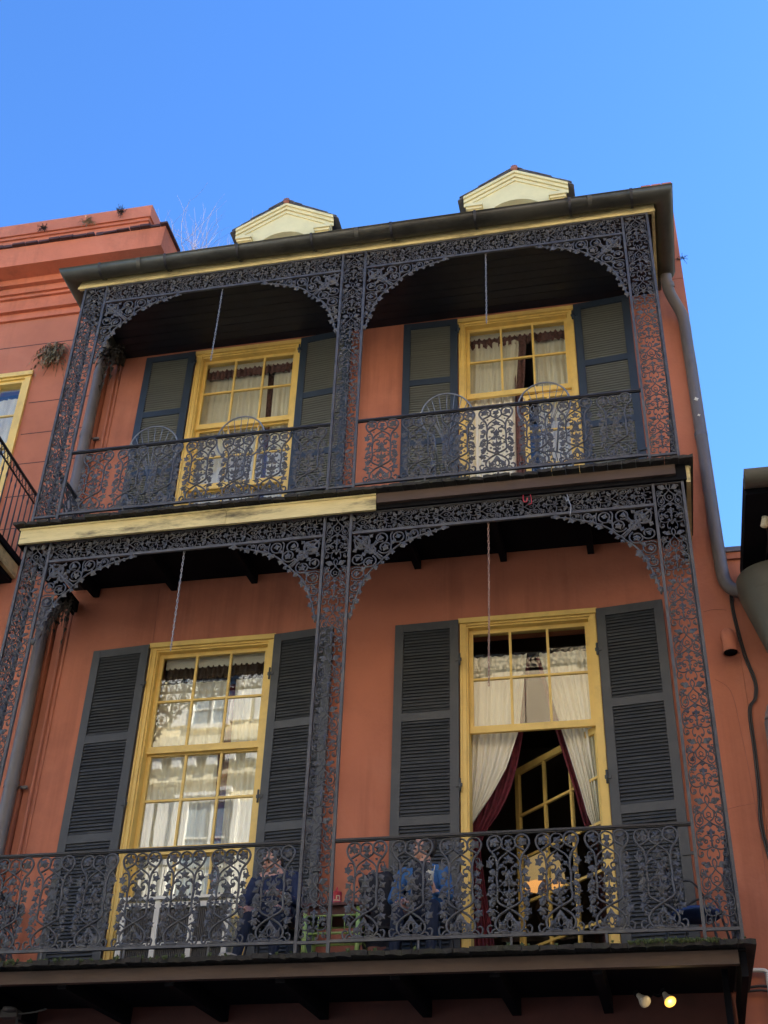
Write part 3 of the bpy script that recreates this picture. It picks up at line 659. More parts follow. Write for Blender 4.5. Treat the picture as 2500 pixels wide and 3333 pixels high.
def bracket_mesh():
    q = MB()
    edge = [(1.0, -.015), (.86, -.05), (.66, -.15), (.45, -.27), (.33, -.36)]
    def both(fn):
        fn(lambda a, b_: (a, 0, b_)); fn(lambda a, b_: (-b_, 0, -a))
    def scroll(T, cx, cz, r, a0, turns=.85, sp=.45, rad=.009):
        P = []
        for k in range(15):
            t = k / 14; a = a0 + t * turns * 2 * math.pi; rr_ = r * (1 - sp * t)
            P.append(T(cx + rr_ * math.cos(a), cz + rr_ * math.sin(a)))
        q.tube(P, rad, 5)
    def part(T):
        q.tube(crom([T(*p) for p in [(.99, -.02), (.80, -.055), (.62, -.12), (.47, -.19), (.36, -.30), (.32, -.325)]], 4), .0105, 5)
        scroll(T, .12, -.10, .095, 2.0, .9, .35); scroll(T, .305, -.075, .068, -1.0, 1.0, .4); scroll(T, .345, -.19, .075, 3.6, 1.05, .4)
        scroll(T, .475, -.075, .068, -2.2, 1.0, .35); scroll(T, .635, -.055, .052, -2.2, 1.0, .4); scroll(T, .77, -.035, .036, -2.2, 1.0, .4, .007)
        scroll(T, .215, -.20, .06, 1.0, .9, .4, .008)
        q.tube(crom([T(.02, -.02), T(.13, -.14), T(.24, -.23), T(.33, -.31)], 4), .011, 5)
        q.tube(crom([T(.40, -.24), T(.41, -.15), T(.40, -.05), T(.42, -.012)], 4), .008, 5)
        q.tube(crom([T(.56, -.14), T(.56, -.07), T(.55, -.015)], 4), .007, 5); q.tube(crom([T(.70, -.09), T(.70, -.015)], 3), .006, 5)
        for (x, z, s_, lb) in ((.13, -.095, .058, 5), (.30, -.07, .040, 3), (.35, -.19, .048, 5), (.475, -.07, .040, 4), (.53, -.175, .052, 5), (.60, -.125, .046, 5), (.42, -.255, .038, 4), (.69, -.105, .036, 5), (.79, -.075, .048, 5), (.855, -.045, .034, 4), (.205, -.205, .040, 5), (.25, -.13, .034, 4), (.37, -.325, .032, 4), (.635, -.05, .03, 4), (.20, -.04, .03, 4), (.06, -.17, .032, 4)):
            p = T(x, z); q.leaf(p[0], p[2], s_, rnd.uniform(0, 6), lobes=lb)
        p, p2 = T(.90, -.025), T(1.02, -.006); q.ivy(p[0], p[2], .085, math.atan2(p2[2] - p[2], p2[0] - p[0]))
        for (x, z, a) in ((.40, -.15, .6), (.56, -.08, .8), (.24, -.24, -.6), (.15, -.2, -1), (.72, -.05, 1.2), (.46, -.14, 2.6)):
            p = T(x, z); p2 = T(x + math.cos(a), z + math.sin(a)); q.ivy(p[0], p[2], .055, math.atan2(p2[2] - p[2], p2[0] - p[0]))
    both(part)
    return mesh_of(q, 'spandrel_casting', M['iron'])
BALS = [baluster_mesh() for _ in range(4)]; UNITS = [post_unit_mesh() for _ in range(4)]; BRKS = [bracket_mesh() for _ in range(3)]

# ---- posts
post_lab = {(1, 0): 'lower left corner lattice post of iron vines beside the neighbour\'s wall', (1, 1): 'lower middle lattice post of vine ironwork between the two lower windows', (1, 2): 'lower right corner lattice post of iron vines beside the painted vent spout',
            (2, 0): 'upper left corner lattice post of dense iron vines under the gutter', (2, 1): 'upper middle lattice post of iron vines between the upper windows', (2, 2): 'upper right corner lattice post of iron vines beside the downspout'}
for fl, zb, zt, n in ((1, F1 - .042, 4.41, 8), (2, F2 - .108, 8.25, 7)):
    for pi_, (xa, xb) in enumerate(((XL0, XL1), (XM0, XM1), (XR0, XR1))):
        p = thing('iron_post', post_lab[(fl, pi_)], 'post', ((xa + xb) / 2, 0, zb), 'lattice posts of the iron galleries')
        h = zt - zb; hw = (xb - xa) / 2
        for sx in (-1, 1):
            g = MB(); g.box(sx * hw - .0135, sx * hw + .0135, -.016, .016, 0, h); g.build('upright_bar', M['iron'], p)
            g = MB(); g.box(sx * hw - .03, sx * hw + .03, -.03, .03, .0005, .022); g.build('foot_plate', M['iron'], p)
        g = MB(); g.box(-hw + .0135, hw - .0135, -.012, .012, .105, .13); g.build('cross_bar', M['iron'], p)
        g = MB(); g.box(-hw + .0135, hw - .0135, -.012, .012, h - .022, h - .001); g.build('cross_bar', M['iron'], p)
        uh = (h - .155) / n
        for k in range(n): o = link('lattice_panel', rnd.choice(UNITS), p, (0, 0, .13 + k * uh)); o.scale = (1, 1, uh / .53)
        if pi_ != 1:             # corner posts return along the side of the gallery
            sx = -1 if pi_ == 0 else 1
            g = MB(); g.box(sx * hw - .0135, sx * hw + .0135, 2 * hw - .016, 2 * hw + .016, 0, h); g.build('upright_bar', M['iron'], p)
            for k in range(n): o = link('lattice_panel', rnd.choice(UNITS), p, (sx * hw, hw, .13 + k * uh), (0, 0, R(90))); o.scale = (1, 1, uh / .53)
# ---- friezes and spandrel brackets
for fl, zb, zt in ((1, 4.153, 4.405), (2, 7.965, 8.245)):
    for bi, (xa, xb) in enumerate(((XL1, XM0), (XM1, XR0))):
        w = xb - xa - .03
        lab = {(1, 0): 'long iron vine frieze under the yellow fascia board, lower left bay', (1, 1): 'long iron vine frieze under the brown beam, lower right bay with a hook on it',
               (2, 0): 'long iron vine frieze under the gutter, left bay', (2, 1): 'long iron vine frieze under the gutter, right bay'}[(fl, bi)]
        fz = thing('iron_frieze', lab, 'frieze', ((xa + xb) / 2, 0, zb), 'vine friezes of the iron galleries')
        g = MB(); g.box(-w / 2, w / 2, -.013, .013, -.014, .014); g.build('lower_bar', M['iron'], fz)
        g = MB(); g.box(-w / 2, w / 2, -.011, .011, zt - zb - .018, zt - zb - .001); g.build('upper_bar', M['iron'], fz)
        n = 7; uw = w / n; hh = zt - zb - .03
        for k in range(n):
            o = link('lattice_panel', rnd.choice(UNITS), fz, (w / 2 - k * uw, 0, .012 + hh / 2), (0, R(-90), 0)); o.scale = (hh / .245, 1, uw / .53 * 1.05)
        for side in (0, 1):
            lb = {(1, 0, 0): 'iron vine bracket at the left end of the lower left arch', (1, 0, 1): 'iron vine bracket left of the lower middle post', (1, 1, 0): 'iron vine bracket right of the lower middle post', (1, 1, 1): 'iron vine bracket at the right end of the lower right arch',
                  (2, 0, 0): 'iron vine bracket at the left end of the upper left arch', (2, 0, 1): 'iron vine bracket left of the upper middle post', (2, 1, 0): 'iron vine bracket right of the upper middle post', (2, 1, 1): 'iron vine bracket at the right end of the upper right arch'}[(fl, bi, side)]
            br = tag(link('iron_bracket', rnd.choice(BRKS), None, (xa + .014 if side == 0 else xb - .014, 0, zb - .015)), lb, 'bracket', 'spandrel brackets of the iron galleries')
            if side: br.scale = (-1, 1, 1)

# ---- railings
def railing(name_lab, ax, bx, z0, h, brz, n, y=0.0, side=False, legs=True, first=None, step=None):
    w = bx - ax
    rl = thing('iron_railing', name_lab, 'railing', (0, 0, 0), 'cast iron railings of the galleries')
    if side: rl.location = (y, ax, z0); rl.rotation_euler = (0, 0, R(90))
    else: rl.location = (ax, y, z0)
    g = MB(); g.box(0.012, w - .012, -.022, .022, h - .018, h); g.box(.013, w - .013, -.012, .012, h - .028, h - .0185); g.build('handrail', M['black'] if not side else M['iron'], rl)
    g = MB(); g.box(0.012, w - .012, -.014, .014, brz - .016, brz + .008); g.build('bottom_rail', M['iron'], rl)
    ph = h - .028 - brz - .008
    for k in range(n):
        o = link('baluster_panel', rnd.choice(BALS), rl, ((w * (k + .5) / n if first is None else first + step * k) + rnd.uniform(-.008, .008), 0, brz + .006), (R(rnd.uniform(-.8, .8)), R(rnd.uniform(-.5, .5)), R(rnd.uniform(-2.5, 2.5)))); o.scale = (1, 1, ph / .845 * 1.005)
    if legs:
        for k in range(1, 4):
            g = MB(); g.box(w * k / 4 - .009, w * k / 4 + .009, -.009, .009, 0, brz - .016); g.build('rail_foot', M['iron'], rl)
railing('lower railing, left bay, in front of the seated person in navy', XL1, XM0, F1 - .042, .992, .127, 7, first=.352, step=.403)
railing('lower railing, right bay, in front of the open window and the person in blue', XM1, XR0, F1 - .042, .992, .127, 7, first=.290, step=.406)
railing('upper railing, left bay, with two wire hoop chair backs above it', XL1, XM0, F2 - .106, .989, .135, 7, first=.345, step=.405)
railing('upper railing, right bay, under the window with half open doors', XM1, XR0, F2 - .106, .989, .135, 7, first=.284, step=.406)
railing('short side railing from the upper left corner post back to the wall', .29, WY - .01, F2 - .08, .963, .11, 3, XL0, True, False)
railing('short side railing from the upper right corner post back to the wall', .29, WY - .01, F2 - .08, .963, .11, 3, XR1, True, False)
railing('short side railing from the lower right corner post back to the wall', .29, WY - .01, F1, .95, .085, 3, XR1, True, False)
railing('short side railing at the far left end of the lower gallery', .29, WY - .01, F1, .95, .085, 3, XL0, True, False)

# ------------------------------------------------------------------ gallery floors
def slab(q, x0, x1, y0, y1, zb, zt, sl):
    q.add([(x0, y0, zb + y0 * sl), (x1, y0, zb + y0 * sl), (x1, y1, zb + y1 * sl), (x0, y1, zb + y1 * sl), (x0, y0, zt + y0 * sl), (x1, y0, zt + y0 * sl), (x1, y1, zt + y1 * sl), (x0, y1, zt + y1 * sl)],
          [(0, 3, 2, 1), (4, 5, 6, 7), (0, 1, 5, 4), (1, 2, 6, 5), (2, 3, 7, 6), (3, 0, 4, 7)])
def deck(lab, z, x0, x1, yf, th, zf, sl):
    d = thing('gallery_floor', lab, 'floor', ((x0 + x1) / 2, .7, z), 'gallery floors')
    n = int((x1 - x0) / .135); w = (x1 - x0) / n; ms = []
    for k in range(5):
        g = MB(); dy = rnd.uniform(-.02, .02); pts = [-w / 2 + .002, -w / 6, w / 6, w / 2 - .002]; ys = [yf + dy + rnd.uniform(-.012, .012) for _ in pts]
        zt_ = [rnd.uniform(-.008, .003) for _ in pts]
        v = [];
        for x, yy, zz in zip(pts, ys, zt_): v += [(x, yy, -th + rnd.uniform(-.006, .004)), (x, yy, zz - .004)]
        v += [(pts[0], WY - .012, -th), (pts[0], WY - .012, -.001), (pts[3], WY - .012, -th), (pts[3], WY - .012, -.001)]
        g.add(v, [(0, 2, 3, 1), (2, 4, 5, 3), (4, 6, 7, 5), (1, 3, 5, 7, 11, 9), (0, 8, 10, 6, 4, 2), (0, 1, 9, 8), (6, 10, 11, 7), (8, 9, 11, 10)])
        ms.append(mesh_of(g, 'plank', M['deck']))
    for k in range(n): link('plank', ms[rnd.randrange(5)], d, (x0 + (k + .5) * w - d.location.x, -.7, zf - z), (math.atan(sl), 0, 0))
    return d
d2 = deck('upper gallery floor with ragged plank ends and a yellow fascia board on its left half', F2, -3.43, 3.70, -.15, .038, 4.63, .093)
def dp(q, name, mat, d): return at(q.build(name, mat, d), d)
g = MB(); g.box(-3.36, -1.052, -.075, -.045, 4.375, 4.560); g.box(-3.375, -1.052, -.085, -.0755, 4.545, 4.566); dp(g, 'fascia_board', M['yellow_old'], d2)
g = MB(); g.box(-1.048, .54, -.073, -.045, 4.373, 4.558); g.box(-1.048, .54, -.084, -.0735, 4.544, 4.566)
dp(g, 'fascia_board', M['yellow_old'], d2)
g = MB(); g.box(-3.36, 3.62, -.04, -.005, 4.40, 4.585); g.box(3.575, 3.612, -.004, WY - .02, 4.42, 4.56); g.box(-3.36, -3.335, -.004, WY - .02, 4.42, 4.56)
dp(g, 'edge_board', M['under'], d2)
g = MB(); g.box(.548, 3.52, -.085, -.042, 4.445, 4.560); dp(g, 'beam', M['brown'], d2)
g = MB(); g.box(3.615, 3.655, -.02, WY - .03, 4.375, 4.575); g.box(3.656, 3.67, -.02, WY - .03, 4.545, 4.566); dp(g, 'side_fascia', M['yellow_old'], d2)
g = MB(); g.box(-3.38, -3.362, -.04, WY - .03, 4.375, 4.56); dp(g, 'side_fascia', M['under'], d2)
for x in (-3.13, -2.17, -1.205, -.25, .69, 1.65, 2.60, 3.40):
    g = MB(); slab(g, x - .035, x + .035, .02, WY - .015, 4.47, 4.588, .093); dp(g, 'joist', M['under'], d2)
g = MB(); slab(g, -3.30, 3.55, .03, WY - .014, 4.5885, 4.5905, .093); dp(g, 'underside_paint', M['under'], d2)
d1 = deck('lower gallery floor with mossy plank ends and a long brown beam', F1, -4.4, 3.66, -.20, .045, -.045, .05)
g = MB(); g.box(-4.38, 3.52, -.11, -.05, -.222, -.118); dp(g, 'beam', M['brown'], d1)
g = MB(); g.box(-4.38, 3.58, -.085, -.049, -.116, -.098); g.box(3.53, 3.58, -.048, WY - .02, -.30, -.098); dp(g, 'edge_board', M['under'], d1)
for i in range(26):              # grown moss cushions on the front edge
    pass
g = MB()
for i in range(260):
    x = rnd.choice([rnd.uniform(-4.3, -1.0), rnd.uniform(-4.3, -1.6), rnd.uniform(2.7, 3.4), rnd.uniform(-4, 3.6)])
    g.leaf(x, -.058 + rnd.uniform(-.012, .008), rnd.uniform(.010, .028), rnd.uniform(0, 6), y=-.205 + rnd.uniform(-.008, .03), lobes=4)
stuff(dp(g, 'moss', M['moss'], d1))
for x in (-3.9, -2.95, -2.0, -1.05, -.1, .85, 1.65, 2.45):
    g = MB(); slab(g, x - .04, x + .04, -.04, WY - .015, -.25, -.096, .05); dp(g, 'joist', M['under'], d1)
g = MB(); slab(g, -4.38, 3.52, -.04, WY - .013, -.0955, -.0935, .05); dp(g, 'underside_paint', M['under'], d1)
g = MB(); g.box(3.40, 3.45, .45, .50, -.9, -.10); g.bar((3.425, .47, -.55), (3.425, 1.43, -1.15), .05, .03); dp(g, 'strut', M['under'], d1)
# small coloured hook and chain scrap on the lower right frieze
g = MB(); g.tube(crom([(2.03, -.03, 4.40), (2.03, -.035, 4.33), (2.06, -.035, 4.31), (2.07, -.035, 4.36)], 5), .006, 5); g.tube(crom([(2.10, -.03, 4.41), (2.11, -.03, 4.30), (2.08, -.03, 4.28)], 5), .005, 5)
tag(g.build('rusty_hook', M['candle']), 'small rusty red hook wired to the lower right frieze', 'hook')
g = MB(); g.tube(crom([(2.46, -.03, 4.36), (2.475, -.035, 4.27), (2.49, -.035, 4.20), (2.475, -.03, 4.10)], 5), .006, 5); g.tube(crom([(2.44, -.03, 4.33), (2.455, -.035, 4.27), (2.47, -.03, 4.33)], 5), .005, 5)
tag(g.build('white_hook', M['galv']), 'pale metal hook hanging from the lower right frieze bar', 'hook')

# ------------------------------------------------------------------ chains
lk = MB(); P = []
for k in range(12):
    a = 2 * math.pi * k / 12; P.append((.0075 * math.cos(a), 0, .0155 * math.sin(a) + (.008 if math.sin(a) > 0 else -.008)))
lk.tube(P, .0034, 5, closed=True)
LINK = mesh_of(lk, 'link', M['chain']); LINKR = mesh_of(lk, 'link', M['chainred'])
for x, zt, zb, me, lab in ((-1.50, 8.02, 6.83, LINK, 'thin steel chain hanging in the upper left arch'), (1.705, 8.0, 6.87, LINK, 'thin steel chain hanging in the upper right arch'),
                           (-1.50, 4.19, 3.0, LINK, 'thin steel chain hanging in the lower left arch'), (1.668, 4.19, 2.36, LINKR, 'longer rust tinted chain hanging in the lower right arch')):
    c = thing('chain', lab, 'chain', (x, .03, zt), 'hanging chains')
    n = int((zt - zb) / .037); dr = rnd.uniform(-.03, .03)
    for k in range(n): link('link', me, c, (dr * (k / n) ** 1.5 + rnd.uniform(-.001, .001), 0, -.05 - k * .037), (0, R(rnd.uniform(-6, 6)), R(90 * (k % 2) + 35)))
    g = MB(); g.tube(crom([(0, 0, 0), (.012, 0, -.012), (.012, 0, -.03), (0, 0, -.04), (-.008, 0, -.03)], 4), .004, 5); g.build('hook', M['chain'], c)

# ------------------------------------------------------------------ downspouts
g = MB(); g.tube(crom([(3.77, 1.10, 8.34), (3.77, 1.12, 8.22), (3.80, 1.20, 8.10), (3.90, 1.34, 7.92), (3.925, 1.37, 7.75), (3.925, 1.37, 7.5)], 6) + [(3.93, 1.37, z) for z in (7, 6, 5, 4.6)] + crom([(3.935, 1.37, 4.25), (3.95, 1.37, 4.08), (4.01, 1.36, 3.97), (4.12, 1.32, 3.90), (4.24, 1.26, 3.86)], 5), .068, 14)
ds = tag(g.build('downspout', M['pipe']), 'grey brown downspout on the right edge of the red wall, elbow at top and bottom', 'downspout')
for z in (8.16,):
    g = MB(); g.tube([(3.775, 1.12, 8.215), (3.785, 1.15, 8.16)], .076, 14, caps=False); g.build('collar', M['pipe'], ds)
g = MB(); g.tube([(3.927, 1.37, 6.05), (3.927, 1.37, 5.99)], .073, 14, caps=False); g.build('collar', M['slate'], ds)
g = MB(); g.leaf(3.93, 6.5, .035, .3, y=1.302, lobes=4); g.leaf(3.93, 6.26, .022, .3, y=1.302, lobes=4); g.build('paint_chip', M['white'], ds)
for (zt, zb, lab, el) in ((8.15, 4.76, 'painted downspout behind the upper left corner post, under a dead fern', True), (4.1, 0.0, 'painted downspout behind the lower left corner post', False)):
    top = crom([(-3.45, 1.05, 8.36), (-3.47, 1.10, 8.27), (-3.60, 1.28, 8.17), (-3.64, 1.32, 8.05), (-3.64, 1.33, 7.9)], 6) if el else [(-3.68, 1.33, 4.55)]
    g = MB(); g.tube(top + [(-3.645, 1.33, z) for z in ([7, 6, 5, zb] if el else [3, 2, 1, zb])], .072, 14)
    dd = tag(g.build('downspout', M['pipe']), lab, 'downspout', 'downspouts beside the left posts')
    g = MB(); g.tube([(-3.645, 1.33, zb + 2.3), (-3.645, 1.33, zb + 2.22)], .080, 14, caps=False); g.box(-3.64, -3.50, 1.40, 1.43, zb + 2.24, zb + 2.27); g.build('collar', M['pipe'], dd)

# ------------------------------------------------------------------ curtains
def curtain(lab, xl, xr, z0, z1, y, pleats, amp, mat='curtain', group='cream window curtains', name='curtain', cat='curtain', rows=26, thick=0):
    cols = pleats * 6; v = []; f = []
    ph = rnd.uniform(0, 6)
    for j in range(rows + 1):
        t = j / rows; z = z1 + (z0 - z1) * t
        a, c = xl(z), xr(z)
        for i in range(cols + 1):
            u = i / cols
            yy = y + amp * math.sin(2 * math.pi * pleats * u + ph + .5 * math.sin(3 * t + u * 5)) * (.45 + .55 * min(1, t * 2.5)) + amp * .4 * math.sin(2 * math.pi * pleats * .37 * u + ph * 2 + t)
            zz = z + .012 * math.sin(9 * u + ph) * (1 if j == rows else 0)
            v.append((a + (c - a) * (u + .012 * math.sin(2 * math.pi * pleats * u * .5 + ph)), yy, zz))
    for j in range(rows):
        for i in range(cols):
            k = j * (cols + 1) + i; f.append((k, k + 1, k + cols + 2, k + cols + 1))
    q = MB(); q.add(v, f, 0, True)
    o = q.build(name, M[mat]); return tag(o, lab, cat, group)
def pw_(pts):
    pts = sorted(pts)
    def fn(z):
        if z <= pts[0][0]: return pts[0][1]
        for (a, b_), (c, d) in zip(pts, pts[1:]):
            if z <= c: return b_ + (d - b_) * (z - a) / (c - a)
        return pts[-1][1]
    return fn
k_ = lambda x: (lambda z: x)
CY = WY + .235
curtain('left cream curtain tied back above a maroon border, in the open lower right window', k_(1.20), pw_([(1.68, 1.22), (1.80, 1.30), (2.0, 1.45), (2.27, 1.60), (2.67, 1.74), (3.55, 1.85)]), 1.68, 3.56, CY - .02, 8, .028)
curtain('right cream curtain gathered at its foot, in the open lower right window', pw_([(1.60, 2.41), (1.75, 2.36), (2.0, 2.31), (2.68, 2.15), (3.55, 1.96)]), pw_([(1.60, 2.50), (1.75, 2.53), (3.55, 2.53)]), 1.60, 3.55, CY - .03, 8, .026)
curtain('maroon drape hanging under the tied cream curtain, beside the open lower right window', k_(1.20), pw_([(0, 1.50), (1.0, 1.36), (1.5, 1.30), (1.66, 1.38), (1.75, 1.46), (2.0, 1.60), (2.27, 1.69), (2.67, 1.775), (3.55, 1.88)]), .05, 3.55, CY + .05, 6, .024, 'maroon', 'maroon curtain linings')
curtain('maroon lining edging the right cream curtain of the lower right window', pw_([(1.60, 2.34), (1.75, 2.30), (2.0, 2.255), (2.68, 2.09), (3.55, 1.92)]), k_(2.54), 1.62, 3.55, CY + .05, 6, .022, 'maroon', 'maroon curtain linings')
curtain('left cream curtain behind the closed lower left window', k_(-2.275), pw_([(.1, -1.40), (2.7, -1.50), (3.55, -1.46)]), .1, 3.52, CY, 11, .022)
curtain('right cream curtain behind the closed lower left window', pw_([(.1, -1.34), (2.7, -1.36), (3.55, -1.38)]), k_(-.955), .1, 3.52, CY, 7, .022)
curtain('maroon strip showing between the lower left window\'s cream curtains', k_(-1.62), k_(-1.22), .1, 3.5, CY + .07, 3, .02, 'maroon', 'maroon curtain linings')
curtain('left cream curtain of the upper left window under a wine lace heading', k_(-2.275), pw_([(4.8, -1.32), (7.95, -1.40)]), 4.8, 8.06, CY, 11, .022)
curtain('right cream curtain of the upper left window under a wine lace heading', pw_([(4.8, -1.30), (7.95, -1.33)]), k_(-.955), 4.8, 8.06, CY, 6, .022)
curtain('patterned wine strip between the upper left window\'s curtains', k_(-1.42), k_(-1.25), 4.8, 8.06, CY + .06, 3, .02, 'lace', 'maroon curtain linings')
curtain('left cream curtain hanging in the half open upper right window', k_(1.26), pw_([(4.8, 1.80), (7.1, 1.83), (7.95, 1.90)]), 4.8, 8.06, CY - .05, 8, .026)
curtain('right cream curtain behind the shut leaf of the upper right window', pw_([(4.8, 2.05), (7.1, 2.10), (7.95, 2.06)]), k_(2.53), 4.8, 8.06, CY, 6, .022)
curtain('gold and wine brocade edge down the middle of the upper right window', pw_([(4.8, 1.78), (7.95, 1.84)]), pw_([(4.8, 1.90), (7.1, 1.93), (7.95, 1.99)]), 4.8, 8.08, CY - .03, 2, .02, 'lace', 'maroon curtain linings')
for nm, z in (('UL', 8.12), ('UR', 8.12), ('LL', 3.66)):
    x0, x1 = WINS[nm][0] + .12, WINS[nm][1] - .12
    g = MB(); n = 90; v = []
    for i in range(n + 1):
        x = x0 + (x1 - x0) * i / n; yy = CY - .055 + .014 * math.sin(i * 1.3) + .006 * math.sin(i * .61)
        dz = -.09 - .04 * abs(math.sin(i * .55)) - .015 * rnd.random()
        v += [(x, yy, z + .02 + .012 * rnd.random()), (x, yy + .006 * math.sin(i), z + dz)]
    g.add(v, [(2 * i, 2 * i + 1, 2 * i + 3, 2 * i + 2) for i in range(n)], 0, True)
    g.box(x0, x1, CY - .06, CY - .03, z + .015, z + .16, 1)
    tag(g.build('valance', [M['lace'] if nm != 'LL' else M['roomdark'], M['white']]), {'UL': 'wine lace valance along the top of the upper left window', 'UR': 'wine lace valance along the top of the upper right window', 'LL': 'dark valance along the top of the lower left window'}[nm], 'valance', 'window valances')
# table lamp in the room behind the open window
lp = thing('table_lamp', 'table lamp with glowing amber shade inside the open lower right window', 'lamp', (1.78, 3.2, .55))
g = MB(); g.lathe([(.075, 1.40), (.16, 1.34), (.215, 1.20), (.235, 1.06), (.23, 1.03)], 20); g.build('lamp_shade', M['shade'], lp)
g = MB(); g.lathe([(.001, .42), (.11, .43), (.12, .47), (.05, .52), (.035, .62), (.09, .72), (.10, .82), (.05, .93), (.02, 1.0), (.02, 1.2)], 14); g.build('lamp_base', M['roomdark'], lp)
tb = MB(); tb.box(1.35, 2.2, 2.95, 3.5, .93, .97)
for x in (1.4, 2.13):
    for y in (3.0, 3.43): tb.box(x, x + .05, y, y + .05, 0.0, .93)
tag(tb.build('side_table', M['roomdark']), 'dark side table carrying the amber lamp inside the room', 'table')
ld = bpy.data.lights.new('lamp_bulb', 'POINT'); ld.energy = 0.14; ld.color = (1, .62, .28); ld.shadow_soft_size = .05
lo = bpy.data.objects.new('lamp_bulb', ld); C.objects.link(lo); lo.parent = lp; lo.location = (0, 0, 1.18)

# ------------------------------------------------------------------ furniture on the galleries
def hoop_chair(lab, x, y, rz):
    t = thing('wire_chair', lab, 'chair', (x, y, F2), 'wire hoop back chairs', (0, 0, R(rz)))
    hz = 1.06
    g = MB(); P = [(.285 * math.sin(a), .03 - .04 * math.cos(a), hz + .285 * math.cos(a)) for a in [R(-150) + R(300) * k / 28 for k in range(29)]]
    P = [(-.10, .10, .47)] + P + [(.10, .10, .47)]; g.tube(P, .010, 6); g.build('hoop', M['wire'], t)
    for k in range(9):
        a = R(-72 + 18 * k); g = MB()
        g.tube(crom([(.285 * math.sin(a), .03 - .04 * math.cos(a), hz + .285 * math.cos(a)), (.16 * math.sin(a), .03, hz - .08), (.05 * math.sin(a), .07, .74), (.03 * math.sin(a) * 2, .10, .47)], 4), .0045, 5); g.build('spoke', M['wire'], t)
    g = MB(); g.tube([(.19 * math.cos(2 * math.pi * k / 22), .26 + .19 * math.sin(2 * math.pi * k / 22), .46) for k in range(22)], .009, 6, closed=True)
    for k in range(-4, 5): c = math.sqrt(max(0, .19 ** 2 - (k * .042) ** 2)); g.tube([(k * .042, .26 - c, .462), (k * .042, .26 + c, .462)], .004, 5)
    g.build('seat', M['wire'], t)
    for sx in (-1, 1):
        for yy, y2 in ((.12, .06), (.40, .47)):
            g = MB(); g.tube(crom([(sx * .13, yy, .455), (sx * .16, (yy + y2) / 2, .22), (sx * .20, y2, .0)], 4), .008, 6); g.build('leg', M['wire'], t)
    return t
hoop_chair('wire hoop back chair at the far left of the upper gallery, before a blue shutter', -2.17, .26, 4)
hoop_chair('wire hoop back chair before the upper left window', -1.14, .26, -3)
hoop_chair('wire hoop back chair before the left shutter of the upper right window', 1.21, .26, 5)
hoop_chair('wire hoop back chair before the half open upper right window', 2.26, .26, -4)

# white framed panel unit before the lower left window
t = thing('slatted_screen', 'white framed screen with dark ribbed panels standing before the lower left window', 'screen', (-1.58, 1.22, .004))
X0, X1, HZ = -.54, .56, .90
g = MB()
for x in (X0, -.20, .16, X1 - .05): g.box(x, x + .05, -.03, .03, 0, HZ)
for z in (0.05, .44, HZ - .075): g.box(X0 + .05, X1 - .05, -.028, .028, z, z + .05)
g.box(X0 - .02, X1 + .02, -.05, .05, HZ + .0005, HZ + .03)
g.build('frame', M['white'], t)
for (xa, xb) in ((X0 + .05, -.20), (-.15, .16), (.21, X1 - .05)):
    for (za, zb) in ((.10, .44), (.49, HZ - .075)):
        g = MB(); n = int((xb - xa) / .018)
        g.box(xa, xb, .008, .014, za, zb)
        for k in range(n): g.box(xa + (xb - xa) * k / n + .003, xa + (xb - xa) * (k + .62) / n, -.006, .0075, za, zb)
        g.build('ribbed_panel', M['darkpanel'], t)

def metal_chair(lab, x, y, rz, z0=F1, mat='black', seatm=None, group='dark metal gallery chairs'):
    t = thing('metal_chair', lab, 'chair', (x, y, z0), group, (0, 0, R(rz)))
    g = MB(); g.lathe([(.001, .43), (.20, .43), (.215, .445), (.20, .465), (.001, .468)], 20); g.build('seat', M[seatm or mat], t)
    for sx in (-1, 1):
        g = MB(); g.tube(crom([(sx * .19, .16, .45), (sx * .205, .20, .25), (sx * .22, .23, .0)], 4), .011, 6); g.build('leg', M[mat], t)
        g = MB(); g.tube(crom([(sx * .17, -.16, .45), (sx * .19, -.20, .25), (sx * .21, -.23, .0)], 4), .011, 6); g.build('leg', M[mat], t)
        g = MB(); g.tube(crom([(sx * .19, .17, .45), (sx * .235, .15, .62), (sx * .235, -.05, .66), (sx * .20, -.16, .5)], 5), .009, 6); g.build('armrest', M[mat], t)
    g = MB(); g.tube(crom([(-.19, .17, .45), (-.20, .22, .75), (-.12, .245, .88), (0, .25, .91), (.12, .245, .88), (.20, .22, .75), (.19, .17, .45)], 5), .011, 6)
    for k in (-.1, 0, .1): g.tube([(k, .18, .45), (k, .24, .885)], .006, 5)
    g.build('backrest', M[mat], t)
    return t
metal_chair('dark metal chair under the seated person in navy', -.46, .86, 0)
metal_chair('dark metal chair under the person in the blue jacket', .93, .88, -8)
metal_chair('dark metal chair with a blue round cushion at the lower right corner post', 3.27, .80, 70, seatm='bluecush')

# lime green table with a red tin on it
t = thing('green_table', 'lime green painted metal table with a dark red top between the two seated people', 'table', (.13, .78, F1))
g = MB(); g.box(-.30, .30, -.21, .22, .575, .60); g.box(-.27, .27, -.17, .20, .50, .574); g.build('tabletop', M['mahog'], t)
for sx in (-1, 1):
    for y in (-.16, .17):
        g = MB(); g.tube([(sx * .24, y, 0), (sx * .24, y, .57)], .021, 10); g.build('leg', M['green'], t)
for z in (.50, .345):
    g = MB(); g.tube([(-.24, -.16, z), (.24, -.16, z)], .012, 8); g.tube([(-.24, .17, z), (.24, .17, z)], .012, 8)
    for sx in (-1, 1): g.tube([(sx * .24, -.16, z), (sx * .24, .17, z)], .012, 8)
    g.build('rail', M['green'], t)
for x in (-.12, 0, .12):
    g = MB(); g.tube([(x, -.16, .345), (x, -.16, .50)], .006, 6); g.build('spindle', M['green'], t)
